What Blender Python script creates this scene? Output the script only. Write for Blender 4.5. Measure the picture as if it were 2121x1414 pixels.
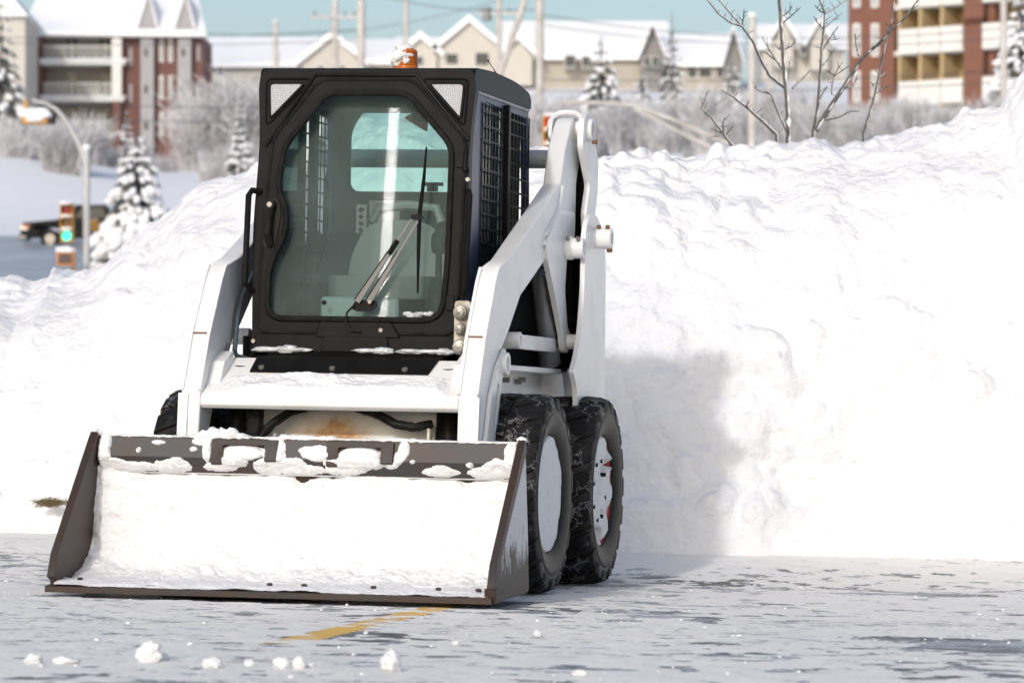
import bpy, bmesh, math, random
from mathutils import Vector, Matrix, noise, geometry

R = math.radians
sc = bpy.context.scene
for o in list(bpy.data.objects):
    bpy.data.objects.remove(o)
col = sc.collection

# ------------------------------------------------------------------ camera
FPX, CAM_H, HOR = 8600.0, 0.75, 876.0          # focal length and horizon row, in pixels of the 2121 wide photo
cd = bpy.data.cameras.new('camera')
cam = bpy.data.objects.new('camera', cd)
col.objects.link(cam)
cam.location = (0, 0, CAM_H)
cam.rotation_euler = (R(90), 0, 0)
cd.sensor_width = 36
cd.lens = FPX / 2121 * 36
cd.shift_y = (HOR - 707) / 2121
cd.clip_end = 5000
cd.dof.use_dof = True
cd.dof.focus_distance = 17.4
cd.dof.aperture_fstop = 5.8
sc.camera = cam

# ------------------------------------------------------------------ sky, sun, exposure
SUN_AZ, SUN_EL = R(20.0), R(26.0)               # sun stands behind the camera, to its left
sdir = Vector((-math.sin(SUN_AZ) * math.cos(SUN_EL), -math.cos(SUN_AZ) * math.cos(SUN_EL), math.sin(SUN_EL)))
w = bpy.data.worlds.new('World')
sc.world = w
w.use_nodes = True
nt = w.node_tree
sky = nt.nodes.new('ShaderNodeTexSky')
sky.sky_type = 'NISHITA'
sky.sun_disc = False
sky.sun_elevation = SUN_EL
sky.sun_rotation = math.pi + SUN_AZ
sky.air_density = 1.0
sky.dust_density = 2.9
sky.ozone_density = 1.6
bg = nt.nodes['Background']
nt.links.new(sky.outputs[0], bg.inputs[0])
bg.inputs[1].default_value = 0.148
sl = bpy.data.lights.new('sun', 'SUN')
sl.energy = 1.5
sl.angle = R(2.0)
sl.color = (1.0, 0.98, 0.95)
sun = bpy.data.objects.new('sun', sl)
col.objects.link(sun)
sun.rotation_euler = sdir.to_track_quat('Z', 'Y').to_euler()
sc.view_settings.view_transform = 'Standard'
sc.view_settings.look = 'None'
sc.view_settings.gamma = 1.0
sc.view_settings.exposure = 0.09
sc.cycles.max_bounces = 10
sc.cycles.diffuse_bounces = 8
sc.cycles.transparent_max_bounces = 16
sc.cycles.use_denoising = True
sc.cycles.sample_clamp_indirect = 4.0
sc.cycles.caustics_reflective = False
sc.cycles.caustics_refractive = False


def at(px, py, Y):
    """point of the place seen at photo pixel (px, py) that lies Y metres away"""
    return Vector(((px - 1060.5) * Y / FPX, Y, CAM_H + (HOR - py) * Y / FPX))


# ------------------------------------------------------------------ mesh helpers
class MB:
    def __init__(s):
        s.v = []
        s.f = []

    def add(s, vs, fs):
        n = len(s.v)
        s.v.extend([tuple(p) for p in vs])
        s.f.extend([tuple(i + n for i in f) for f in fs])
        return s

    def box(s, a, b):
        (x0, y0, z0), (x1, y1, z1) = a, b
        return s.add([(x0, y0, z0), (x1, y0, z0), (x1, y1, z0), (x0, y1, z0), (x0, y0, z1), (x1, y0, z1), (x1, y1, z1), (x0, y1, z1)],
                     [(0, 3, 2, 1), (4, 5, 6, 7), (0, 1, 5, 4), (1, 2, 6, 5), (2, 3, 7, 6), (3, 0, 4, 7)])

    def cyl(s, p0, p1, r0, r1=None, n=16, cap=True):
        r1 = r0 if r1 is None else r1
        p0, p1 = Vector(p0), Vector(p1)
        q = (p1 - p0).to_track_quat('Z', 'Y')
        vs = []
        for p, r in ((p0, r0), (p1, r1)):
            for i in range(n):
                a = 2 * math.pi * i / n
                vs.append(p + q @ Vector((r * math.cos(a), r * math.sin(a), 0)))
        fs = [(i, (i + 1) % n, n + (i + 1) % n, n + i) for i in range(n)]
        if cap:
            fs += [tuple(range(n))[::-1], tuple(range(n, 2 * n))]
        return s.add(vs, fs)

    def tube(s, pts, r, n=8, closed=False):
        pts = [Vector(p) for p in pts]
        m = len(pts)
        rr = r if isinstance(r, (list, tuple)) else [r] * m
        vs = []
        up = None
        for i, p in enumerate(pts):
            if closed:
                t = pts[(i + 1) % m] - pts[i - 1]
            else:
                t = pts[min(i + 1, m - 1)] - pts[max(i - 1, 0)]
            if t.length < 1e-9:
                t = Vector((0, 0, 1))
            t.normalize()
            if up is None:
                up = Vector((0, 0, 1)) if abs(t.z) < .9 else Vector((1, 0, 0))
            a = t.cross(up)
            if a.length < 1e-4:
                a = t.orthogonal()
            a.normalize()
            b = a.cross(t)
            b.normalize()
            up = b
            for k in range(n):
                an = 2 * math.pi * k / n
                vs.append(p + (a * math.cos(an) + b * math.sin(an)) * rr[i])
        fs = []
        for i in range(m if closed else m - 1):
            j = (i + 1) % m
            for k in range(n):
                l = (k + 1) % n
                fs.append((i * n + k, i * n + l, j * n + l, j * n + k))
        if not closed:
            fs += [tuple(range(n))[::-1], tuple(range((m - 1) * n, m * n))]
        return s.add(vs, fs)

    def prism(s, loops, fn, w0, w1):
        """2-D loops (outline, then holes) carried into space by fn(u, v, w), between depths w0 and w1"""
        flat = [p for l in loops for p in l]
        tris = geometry.tessellate_polygon([[Vector((p[0], p[1], 0)) for p in l] for l in loops])
        n = len(flat)
        vs = [fn(p[0], p[1], w0) for p in flat] + [fn(p[0], p[1], w1) for p in flat]
        fs = [tuple(t) for t in tris] + [tuple(i + n for i in t[::-1]) for t in tris]
        k = 0
        for l in loops:
            m = len(l)
            for i in range(m):
                a, b = k + i, k + (i + 1) % m
                fs.append((a, b, b + n, a + n))
            k += m
        return s.add(vs, fs)

    def lathe(s, prof, o, ax, n=32, ring=False, cap0=True):
        """profile of (distance along axis, radius)"""
        o = Vector(o)
        q = Vector(ax).to_track_quat('Z', 'Y')
        vs = []
        for a, r in prof:
            for i in range(n):
                t = 2 * math.pi * i / n
                vs.append(o + q @ Vector((r * math.cos(t), r * math.sin(t), a)))
        fs = []
        m = len(prof)
        for j in range(m if ring else m - 1):
            jj = (j + 1) % m
            for i in range(n):
                k = (i + 1) % n
                fs.append((j * n + i, j * n + k, jj * n + k, jj * n + i))
        if not ring:
            if cap0 and prof[0][1] > 1e-5:
                fs.append(tuple(range(n))[::-1])
            if prof[-1][1] > 1e-5:
                fs.append(tuple(range((m - 1) * n, m * n)))
        return s.add(vs, fs)

    def blob(s, c, size, seed=0, amp=.35, sub=2, freq=1.6, rot=None):
        bm = bmesh.new()
        bmesh.ops.create_icosphere(bm, subdivisions=sub, radius=1)
        off = Vector((seed * 7.13, seed * 3.7, seed * 1.9))
        vs = []
        for v in bm.verts:
            p = v.co.normalized()
            d = 1 + amp * noise.noise(p * freq + off) + amp * .5 * noise.noise(p * freq * 2.7 + off)
            p = p * d
            p = Vector((p.x * size[0], p.y * size[1], p.z * size[2]))
            if rot is not None:
                p = rot @ p
            vs.append(p + Vector(c))
        fs = [tuple(v.index for v in f.verts) for f in bm.faces]
        bm.free()
        return s.add(vs, fs)

    def mirror(s):
        m = MB()
        m.v = [(-x, y, z) for x, y, z in s.v]
        m.f = [f[::-1] for f in s.f]
        return m

    def build(s, name, mat, parent=None, bevel=0.0, smooth=True, recalc=True, ang=35, seg=2):
        me = bpy.data.meshes.new(name)
        me.from_pydata(s.v, [], s.f)
        if recalc:
            bm = bmesh.new()
            bm.from_mesh(me)
            bmesh.ops.recalc_face_normals(bm, faces=bm.faces)
            bm.to_mesh(me)
            bm.free()
        if smooth:
            me.polygons.foreach_set('use_smooth', [True] * len(me.polygons))
            me.set_sharp_from_angle(angle=R(ang))
        me.materials.append(mat)
        me.update()
        o = bpy.data.objects.new(name, me)
        col.objects.link(o)
        o.parent = parent
        if bevel:
            b = o.modifiers.new('bevel', 'BEVEL')
            b.width = bevel
            b.segments = seg
            b.limit_method = 'ANGLE'
            b.angle_limit = R(40)
            b.harden_normals = False
        return o


def tag(o, label=None, cat=None, group=None, kind=None):
    if label:
        o['label'] = label
    if cat:
        o['category'] = cat
    if group:
        o['group'] = group
    if kind:
        o['kind'] = kind
    return o


def empty(name, loc=(0, 0, 0), rot=(0, 0, 0), parent=None):
    o = bpy.data.objects.new(name, None)
    o.empty_display_size = .2
    col.objects.link(o)
    o.location = loc
    o.rotation_euler = rot
    o.parent = parent
    return o


def copy_tree(o, parent=None):
    c = o.copy()
    col.objects.link(c)
    c.parent = parent
    for ch in list(o.children):
        copy_tree(ch, c)
    return c


def fillet(pts, r, seg=5):
    """round the corners of a 2-D loop; r is one radius or one per corner"""
    out = []
    n = len(pts)
    for i in range(n):
        p = Vector(pts[i])
        a, b = Vector(pts[i - 1]), Vector(pts[(i + 1) % n])
        ri = r[i] if isinstance(r, (list, tuple)) else r
        da, db = (a - p), (b - p)
        k = min(ri, da.length * .45, db.length * .45)
        if k < 1e-4:
            out.append((p.x, p.y))
            continue
        p0, p1 = p + da.normalized() * k, p + db.normalized() * k
        for t in range(seg + 1):
            u = t / seg
            q = p0 * (1 - u) ** 2 + p * 2 * u * (1 - u) + p1 * u * u
            out.append((q.x, q.y))
    return out


# ------------------------------------------------------------------ materials
def newmat(name):
    m = bpy.data.materials.new(name)
    m.use_nodes = True
    t = m.node_tree
    return m, t, t.nodes['Principled BSDF'], t.nodes, t.links


def ramp(N, L, src, stops):
    r = N.new('ShaderNodeValToRGB')
    e = r.color_ramp.elements
    while len(e) < len(stops):
        e.new(.5)
    for el, (p, c) in zip(e, stops):
        el.position = p
        el.color = (c, c, c, 1) if not isinstance(c, tuple) else (*c, 1)
    L.new(src, r.inputs[0])
    return r


def noise_tex(N, L, scale, detail=4, rough=.55, vec=None, dist=0):
    t = N.new('ShaderNodeTexNoise')
    t.inputs['Scale'].default_value = scale
    t.inputs['Detail'].default_value = detail
    t.inputs['Roughness'].default_value = rough
    t.inputs['Distortion'].default_value = dist
    if vec is not None:
        L.new(vec, t.inputs['Vector'])
    return t


def coords(N, L, scale=(1, 1, 1)):
    tc = N.new('ShaderNodeTexCoord')
    mp = N.new('ShaderNodeMapping')
    mp.inputs['Scale'].default_value = scale
    L.new(tc.outputs['Object'], mp.inputs['Vector'])
    return mp.outputs[0]


def mixc(N, L, fac, a, b):
    m = N.new('ShaderNodeMix')
    m.data_type = 'RGBA'
    for s, x in ((m.inputs[0], fac), (m.inputs[6], a), (m.inputs[7], b)):
        if isinstance(x, (int, float)):
            s.default_value = x
        elif isinstance(x, tuple):
            s.default_value = (*x, 1) if len(x) == 3 else x
        else:
            L.new(x, s)
    return m.outputs[2]


def bump(N, L, B, h, strength=.3, dist=.01):
    b = N.new('ShaderNodeBump')
    b.inputs['Strength'].default_value = strength
    b.inputs['Distance'].default_value = dist
    L.new(h, b.inputs['Height'])
    L.new(b.outputs[0], B.inputs['Normal'])


def simple(name, c, rough=.5, metal=0, var=.12, scale=6, bmp=0, bscale=40, c2=None, spec=.5, lo=.35, hi=.7):
    """one paint with a mottled second tone"""
    m, t, B, N, L = newmat(name)
    v = coords(N, L)
    n = noise_tex(N, L, scale, 6, .6, v)
    if c2 is None:
        c2 = tuple(x * (1 - var) for x in c)
    r = ramp(N, L, n.outputs[0], [(lo, 0.0), (hi, 1.0)])
    L.new(mixc(N, L, r.outputs[0], c, c2), B.inputs['Base Color'])
    B.inputs['Roughness'].default_value = rough
    B.inputs['Metallic'].default_value = metal
    B.inputs['Specular IOR Level'].default_value = spec
    if bmp:
        n2 = noise_tex(N, L, bscale, 4, .6, v)
        bump(N, L, B, n2.outputs[0], bmp, .01)
    return m


def m_snow(name, scale=1.0, strength=.5, tint=(.86, .87, .89), dist=.03):
    m, t, B, N, L = newmat(name)
    v = coords(N, L)
    n = noise_tex(N, L, 14 * scale, 8, .62, v)
    n2 = noise_tex(N, L, 2.3 * scale, 4, .5, v)
    r = ramp(N, L, n2.outputs[0], [(.3, 0.0), (.75, 1.0)])
    L.new(mixc(N, L, r.outputs[0], tint, tuple(x * .96 for x in tint)), B.inputs['Base Color'])
    B.inputs['Roughness'].default_value = .7
    B.inputs['Specular IOR Level'].default_value = .25
    # crumbs and broken clods on top of the grain
    hsum = n.outputs[0]
    for vs_, am in ((7 * scale, .55), (19 * scale, .30)):
        vo = N.new('ShaderNodeTexVoronoi')
        vo.feature = 'F1'
        vo.inputs['Scale'].default_value = vs_
        wd = N.new('ShaderNodeMix')
        wd.data_type = 'VECTOR'
        wd.inputs[0].default_value = .06 / scale
        L.new(v, wd.inputs[4])
        L.new(n.outputs['Color'], wd.inputs[5])
        L.new(wd.outputs[1], vo.inputs['Vector'])
        ma = N.new('ShaderNodeMath')
        ma.operation = 'MULTIPLY_ADD'
        L.new(vo.outputs['Distance'], ma.inputs[0])
        ma.inputs[1].default_value = -am
        L.new(hsum, ma.inputs[2])
        hsum = ma.outputs[0]
    bump(N, L, B, hsum, strength, dist)
    return m


SNOW = m_snow('snow', 1.6, .6, tint=(.85, .85, .86), dist=.035)
SNOW_FINE = m_snow('snow_fine', 4, .7, tint=(.83, .83, .835), dist=.014)
SNOW_FAR = m_snow('snow_far', .2, .3, dist=.1)


def m_paint():
    m, t, B, N, L = newmat('white_paint')
    v = coords(N, L)
    n = noise_tex(N, L, 5, 8, .65, v)
    n2 = noise_tex(N, L, 60, 4, .6, v)
    d = ramp(N, L, n.outputs[0], [(.5, 0.0), (.78, .7)])
    c = mixc(N, L, d.outputs[0], (.78, .78, .77), (.58, .57, .54))
    sc2 = ramp(N, L, n2.outputs[0], [(.70, 0.0), (.76, .6)])
    c = mixc(N, L, sc2.outputs[0], c, (.45, .40, .36))
    L.new(c, B.inputs['Base Color'])
    B.inputs['Roughness'].default_value = .38
    B.inputs['Coat Weight'].default_value = .15
    bump(N, L, B, n.outputs[0], .06, .01)
    return m


PAINT = m_paint()
BLACK = simple('black_trim', (.008, .008, .009), .30, c2=(.013, .013, .013), spec=.035)
RUBBER = simple('rubber_seal', (.009, .009, .009), .5, c2=(.02, .019, .018), scale=20, spec=.08)
DARKIN = simple('dark_interior', (.035, .037, .038), .7, var=.3)
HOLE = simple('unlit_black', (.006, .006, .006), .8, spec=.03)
NAVY = simple('navy_panel', (.018, .032, .10), .35, var=.4, scale=3)
ZINC = simple('zinc', (.36, .345, .31), .45, .6, c2=(.20, .18, .15), scale=25)
GREYMET = simple('grey_metal', (.28, .29, .30), .4, .5, c2=(.18, .18, .18), scale=10)
TEALPIPE = simple('steel_pipe', (.22, .27, .28), .3, .8, c2=(.12, .15, .16), scale=8)
RUSTLINE = simple('rust', (.19, .095, .045), .8, c2=(.16, .08, .04), scale=30)


def m_steel(frost=0.0):
    m, t, B, N, L = newmat('worn_steel' if not frost else 'frosted_steel')
    v = coords(N, L)
    n = noise_tex(N, L, 4, 8, .65, v)
    n2 = noise_tex(N, L, 40, 6, .7, v)
    c = mixc(N, L, ramp(N, L, n.outputs[0], [(.38, 0.0), (.62, 1.0)]).outputs[0], (.034, .032, .032), (.050, .028, .019))
    c = mixc(N, L, ramp(N, L, n2.outputs[0], [(.60, 0.0), (.72, .7)]).outputs[0], c, (.018, .014, .012))
    rough = None
    if frost:
        g = N.new('ShaderNodeNewGeometry')
        tc = N.new('ShaderNodeTexCoord')
        sx = N.new('ShaderNodeSeparateXYZ')
        L.new(tc.outputs['Object'], sx.inputs[0])
        v2 = coords(N, L, (1, 3.2, .8))
        n3 = noise_tex(N, L, 14, 8, .7, v2)
        a = N.new('ShaderNodeMath')
        a.operation = 'MULTIPLY_ADD'
        L.new(sx.outputs[2], a.inputs[0])
        a.inputs[1].default_value = 1.5
        L.new(n3.outputs[0], a.inputs[2])
        f = ramp(N, L, a.outputs[0], [(.80, 0.0), (.93, .85)])
        c = mixc(N, L, f.outputs[0], c, (.66, .67, .70))
    L.new(c, B.inputs['Base Color'])
    B.inputs['Roughness'].default_value = .5
    B.inputs['Metallic'].default_value = .1
    B.inputs['Specular IOR Level'].default_value = .3
    bump(N, L, B, n2.outputs[0], .15, .01)
    return m


STEEL = m_steel()
STEEL_FROST = m_steel(1)


def m_tyre():
    m, t, B, N, L = newmat('tyre_rubber')
    v = coords(N, L)
    vo = N.new('ShaderNodeTexVoronoi')
    vo.feature = 'DISTANCE_TO_EDGE'
    vo.inputs['Scale'].default_value = 16
    nd = noise_tex(N, L, 22, 5, .7, v)
    mx = N.new('ShaderNodeMix')
    mx.data_type = 'VECTOR'
    mx.inputs[0].default_value = .10
    L.new(v, mx.inputs[4])
    L.new(nd.outputs['Color'], mx.inputs[5])
    L.new(mx.outputs[1], vo.inputs['Vector'])
    e = ramp(N, L, vo.outputs['Distance'], [(.0, 1.0), (.035, 0.0)])
    n = noise_tex(N, L, 5, 3, .5, v)
    msk = ramp(N, L, n.outputs[0], [(.42, 0.0), (.56, 1.0)])
    tc = N.new('ShaderNodeTexCoord')
    mu = N.new('ShaderNodeMath')
    mu.operation = 'MULTIPLY'
    L.new(e.outputs[0], mu.inputs[0])
    L.new(msk.outputs[0], mu.inputs[1])
    mu2 = N.new('ShaderNodeMath')
    mu2.operation = 'MULTIPLY'
    mu2.inputs[1].default_value = .5
    L.new(mu.outputs[0], mu2.inputs[0])
    base = mixc(N, L, ramp(N, L, nd.outputs[0], [(.35, 0.0), (.7, 1.0)]).outputs[0], (.007, .007, .008), (.016, .015, .015))
    L.new(mixc(N, L, mu2.outputs[0], base, (.6, .61, .63)), B.inputs['Base Color'])
    B.inputs['Roughness'].default_value = .55
    B.inputs['Specular IOR Level'].default_value = .12
    bump(N, L, B, nd.outputs[0], .25, .01)
    return m


TYRE = m_tyre()
SIDEWALL = simple('sidewall_rubber', (.010, .0095, .009), .5, c2=(.028, .025, .023), scale=7, spec=.2)


def m_glass(name, haze, tint, streak):
    """thin dirty window pane: clear with a mirror coat, a film of dust and, on the door, wiper scratches"""
    m, t, B, N, L = newmat(name)
    N.remove(B)
    out = N['Material Output']
    tr = N.new('ShaderNodeBsdfTransparent')
    tr.inputs[0].default_value = (*tint, 1)
    gl = N.new('ShaderNodeBsdfAnisotropic')
    gl.distribution = 'BECKMANN'
    gl.inputs['Roughness'].default_value = .0
    fr = N.new('ShaderNodeFresnel')
    fr.inputs[0].default_value = 1.22
    m1 = N.new('ShaderNodeMixShader')
    L.new(fr.outputs[0], m1.inputs[0])
    L.new(tr.outputs[0], m1.inputs[1])
    L.new(gl.outputs[0], m1.inputs[2])
    last = m1 if not streak else tr
    df = N.new('ShaderNodeBsdfDiffuse')
    df.inputs[0].default_value = (.48, .62, .60, 1)
    v = coords(N, L)
    n = noise_tex(N, L, 3.5, 6, .6, v)
    r = ramp(N, L, n.outputs[0], [(.25, haze * .6), (.8, haze * 1.5)])
    m2 = N.new('ShaderNodeMixShader')
    L.new(r.outputs[0], m2.inputs[0])
    L.new(last.outputs[0], m2.inputs[1])
    L.new(df.outputs[0], m2.inputs[2])
    last = m2
    if streak:
        an = N.new('ShaderNodeBsdfAnisotropic')
        an.distribution = 'BECKMANN'
        an.inputs['Roughness'].default_value = .07
        an.inputs['Anisotropy'].default_value = .98
        an.inputs['Color'].default_value = (1, 1, 1, 1)
        tg = N.new('ShaderNodeCombineXYZ')
        tg.inputs[0].default_value = .976
        tg.inputs[1].default_value = -.216
        tg.inputs[2].default_value = 0
        L.new(tg.outputs[0], an.inputs['Tangent'])
        m3 = N.new('ShaderNodeMixShader')
        tcs = N.new('ShaderNodeTexCoord')          # scratch gloss masked to the strip where the sun's streak shows
        sxs = N.new('ShaderNodeSeparateXYZ')
        L.new(tcs.outputs['Object'], sxs.inputs[0])
        rs = ramp(N, L, sxs.outputs[0], [(.035, 0.0), (.085, streak), (.135, streak), (.185, 0.0)])
        L.new(rs.outputs[0], m3.inputs[0])
        L.new(last.outputs[0], m3.inputs[1])
        L.new(an.outputs[0], m3.inputs[2])
        last = m3
    L.new(last.outputs[0], out.inputs[0])
    return m


GLASS = m_glass('door_glass', .10, (.72, .85, .83), .010)
GLASS2 = m_glass('rear_glass', .03, (.70, .87, .84), 0)


def m_lens():
    m, t, B, N, L = newmat('work_light_lens')
    tc = N.new('ShaderNodeTexCoord')
    hs = []
    for ax in ('X', 'Z'):
        wv = N.new('ShaderNodeTexWave')
        wv.bands_direction = ax
        wv.inputs['Scale'].default_value = 42
        L.new(tc.outputs['Object'], wv.inputs['Vector'])
        hs.append(wv.outputs['Fac'])
    ad = N.new('ShaderNodeMath')
    ad.operation = 'ADD'
    L.new(hs[0], ad.inputs[0])
    L.new(hs[1], ad.inputs[1])
    c = ramp(N, L, ad.outputs[0], [(.15, (.30, .30, .31)), (.8, (.85, .85, .86))])
    L.new(c.outputs[0], B.inputs['Base Color'])
    B.inputs['Roughness'].default_value = .15
    B.inputs['Metallic'].default_value = .35
    bump(N, L, B, ad.outputs[0], .6, .006)
    return m


LENS = m_lens()
AMBER = simple('amber_lens', (.75, .20, .015), .18, var=.3)
AMBER.node_tree.nodes['Principled BSDF'].inputs['Transmission Weight'].default_value = .3
SEATM = simple('seat_vinyl', (.075, .080, .083), .45, var=.2, bmp=.05)
PAPER = simple('paper', (.82, .82, .80), .8, var=.1)
ORANGE = simple('orange_print', (.45, .13, .05), .7, var=.2)
PRINT = simple('dark_print', (.08, .07, .07), .8)
RED = simple('red_wheel_paint', (.55, .035, .02), .45, c2=(.4, .03, .02))


def m_rusty_plate():
    m, t, B, N, L = newmat('stained_white_plate')
    tc = N.new('ShaderNodeTexCoord')
    v = coords(N, L)
    n = noise_tex(N, L, 9, 7, .65, v)
    ds = N.new('ShaderNodeVectorMath')
    ds.operation = 'DISTANCE'
    mp = N.new('ShaderNodeMapping')
    mp.inputs['Scale'].default_value = (1, 0, 1.5)
    L.new(tc.outputs['Object'], mp.inputs[0])
    L.new(mp.outputs[0], ds.inputs[0])
    ds.inputs[1].default_value = (-.035, 0, .665 * 1.5)
    a = N.new('ShaderNodeMath')
    a.operation = 'MULTIPLY_ADD'
    L.new(n.outputs[0], a.inputs[0])
    a.inputs[1].default_value = .22
    L.new(ds.outputs['Value'], a.inputs[2])
    f = ramp(N, L, a.outputs[0], [(.20, 1.0), (.29, 0.0)])
    n2 = noise_tex(N, L, 22, 5, .6, v)
    rc = mixc(N, L, ramp(N, L, n2.outputs[0], [(.4, 0.0), (.65, 1.0)]).outputs[0], (.36, .15, .035), (.50, .36, .18))
    L.new(mixc(N, L, f.outputs[0], (.66, .66, .64), rc), B.inputs['Base Color'])
    B.inputs['Roughness'].default_value = .5
    return m


STAINED = m_rusty_plate()


# ------------------------------------------------------------------ setting
def sstep(a, b, x):
    t = max(0.0, min(1.0, (x - a) / (b - a)))
    return t * t * (3 - 2 * t)


def lerp_tab(tab, x):
    if x <= tab[0][0]:
        return tab[0][1]
    for (a, va), (b, vb) in zip(tab, tab[1:]):
        if x <= b:
            return va + (vb - va) * (x - a) / (b - a)
    return tab[-1][1]


SLOPE = .019                                   # the lot falls gently to the right


def lot_z(x, y):
    return .032 - SLOPE * max(-9, min(9, x)) + .075 * sstep(18.6, 20.6, y)


PROF_L = [(28, .1), (60, 1.0), (110, 4.0), (150, 6.3), (175, 8.16), (186, 9.0), (200, 10.3), (240, 15.2), (311, 19.0), (420, 24), (2500, 60)]
PROF_M = [(28, .1), (60, 1.0), (110, 4.0), (175, 8.2), (240, 14.6), (280, 21.5), (320, 27.0), (420, 32), (2500, 70)]


def hill_z(x, y):
    a = x / max(y, 20)
    k = sstep(-.075, -.05, a)
    z = lerp_tab(PROF_L, y) * (1 - k) + lerp_tab(PROF_M, y) * k
    if 205 < y < 300:
        z += 1.3 * sstep(-.085, -.125, a) * sstep(205, 240, y) * (1 - sstep(240, 300, y))
    return z


def grid(name, mat, xs, ys, zf, kind='structure'):
    m = MB()
    vs = [(x, y, zf(x, y)) for y in ys for x in xs]
    n = len(xs)
    fs = [(j * n + i, j * n + i + 1, (j + 1) * n + i + 1, (j + 1) * n + i) for j in range(len(ys) - 1) for i in range(n - 1)]
    m.add(vs, fs)
    return tag(m.build(name, mat, recalc=False, ang=180), kind=kind)


def lin(a, b, n):
    return [a + (b - a) * i / n for i in range(n + 1)]


hx = sorted(set([-2500, -1200, -600, -300, -160, -100] + lin(-70, 70, 70) + [100, 160, 300, 600, 1200, 2500]))
hy = [-60, 0, 12, 24, 28] + lin(32, 340, 77) + [380, 420, 500, 700, 1000, 1600, 2500]


def terrain_z(x, y):
    if y < 28:
        return -SLOPE * max(-9, min(9, x)) - .10 + .15 * sstep(22, 28, y)
    return hill_z(x, y) + .25 * noise.noise(Vector((x * .08, y * .05, 0)))


grid('snowy_ground', SNOW_FAR, hx, hy, terrain_z)


def m_asphalt():
    m, t, B, N, L = newmat('asphalt')
    v = coords(N, L)
    n = noise_tex(N, L, 90, 6, .7, v)
    n2 = noise_tex(N, L, 1.3, 6, .6, v)
    n3 = noise_tex(N, L, 30, 8, .8, coords(N, L, (.6, 1.3, 1)))
    c = mixc(N, L, n.outputs[0], (.030, .031, .033), (.085, .083, .080))
    fr = N.new('ShaderNodeMath')
    fr.operation = 'MULTIPLY_ADD'
    L.new(n2.outputs[0], fr.inputs[0])
    fr.inputs[1].default_value = .75
    L.new(n3.outputs[0], fr.inputs[2])
    f = ramp(N, L, fr.outputs[0], [(.82, 0.0), (.95, .80)])
    L.new(mixc(N, L, f.outputs[0], c, (.60, .62, .66)), B.inputs['Base Color'])
    B.inputs['Roughness'].default_value = .5
    bump(N, L, B, n.outputs[0], .4, .01)
    return m


ASPHALT = m_asphalt()


def m_crust():
    """scraped snow: thin, so that dark grit and bare asphalt show in specks and scratches"""
    m, t, B, N, L = newmat('scraped_snow')
    v = coords(N, L, (.55, 1.0, 1))
    lo = noise_tex(N, L, .8, 4, .6, v)
    mi = noise_tex(N, L, 13, 9, .74, v)
    hi = noise_tex(N, L, 42, 6, .7, v)
    a = N.new('ShaderNodeMath')
    a.operation = 'MULTIPLY_ADD'
    L.new(lo.outputs[0], a.inputs[0])
    a.inputs[1].default_value = .55
    L.new(mi.outputs[0], a.inputs[2])
    f = ramp(N, L, a.outputs[0], [(.57, 1.0), (.64, .78), (.71, .0)])
    g = ramp(N, L, hi.outputs[0], [(.42, 1.0), (.60, .10)])
    mu = N.new('ShaderNodeMath')
    mu.operation = 'MULTIPLY'
    L.new(f.outputs[0], mu.inputs[0])
    L.new(g.outputs[0], mu.inputs[1])
    grit = mixc(N, L, ramp(N, L, lo.outputs[0], [(.4, 0.0), (.6, 1.0)]).outputs[0], (.040, .040, .042), (.085, .078, .066))
    L.new(mixc(N, L, mu.outputs[0], (.97, .935, .88), grit), B.inputs['Base Color'])
    B.inputs['Roughness'].default_value = .6
    B.inputs['Specular IOR Level'].default_value = .3
    bump(N, L, B, mi.outputs[0], .9, .02)
    return m


CRUST = m_crust()
grid('parking_lot', ASPHALT, lin(-12, 12, 48), lin(2, 23, 84), lot_z)


def crust_h(x, y):
    """thickness of the scraped snow over the asphalt; below zero the asphalt is bare"""
    big = noise.fractal(Vector((x * .45, y * .7, 3.3)), 1.0, 2.0, 3)
    mid = noise.fractal(Vector((x * 6.5, y * 7.0, 1.7)), .65, 2.1, 5)
    fin = noise.noise(Vector((x * 34, y * 26, 8)))
    h = .0024 + .0024 * big + .0054 * mid + .0018 * fin
    # tracks where the bucket scraped the lot clean, and the bare wet patches
    for (cx, cy, rx, ry, k) in ((1.95, 13.9, .8, .6, .0085), (1.2, 14.4, .5, .4, .006), (-1.3, 13.9, .6, .3, .004), (-.5, 12.7, .5, .25, .006), (.2, 12.2, .6, .2, .005),
                                (-.50, 14.2, .28, 1.3, .0050), (1.9, 18.2, .45, .3, .006), (.75, 15.6, .6, .7, .004)):
        d = ((x - cx) / rx) ** 2 + ((y - cy) / ry) ** 2
        if d < 4:
            h -= k * .62 * math.exp(-d * 1.2) * (1 + 1.3 * mid + .6 * fin)
    dx_, dy_ = x + .642, y - 17.59
    xl, yl = dx_ * .9763 - dy_ * .2164, dx_ * .2164 + dy_ * .9763
    if abs(xl) < .95 and -1.50 < yl < -.7:                 # scraped bare under the bucket edge
        h -= .010
    if y > 19.6:
        h += .02 * sstep(19.6, 20.8, y)
    return h


cx = [-12, -9, -7, -5.5, -4.6, -4] + lin(-3.4, 3.4, 480) + [4, 4.6, 5.5, 7, 9, 12]
cy = [3, 5, 7, 8.5, 9.6] + lin(10.4, 21.2, 560) + [22, 23]
crust = grid('snow_crust', CRUST, cx, cy, lambda x, y: lot_z(x, y) + max(-.012, min(.02, crust_h(x, y))))
tag(crust, 'thin scraped crust of snow over the parking lot', 'snow crust', kind='stuff')

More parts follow.
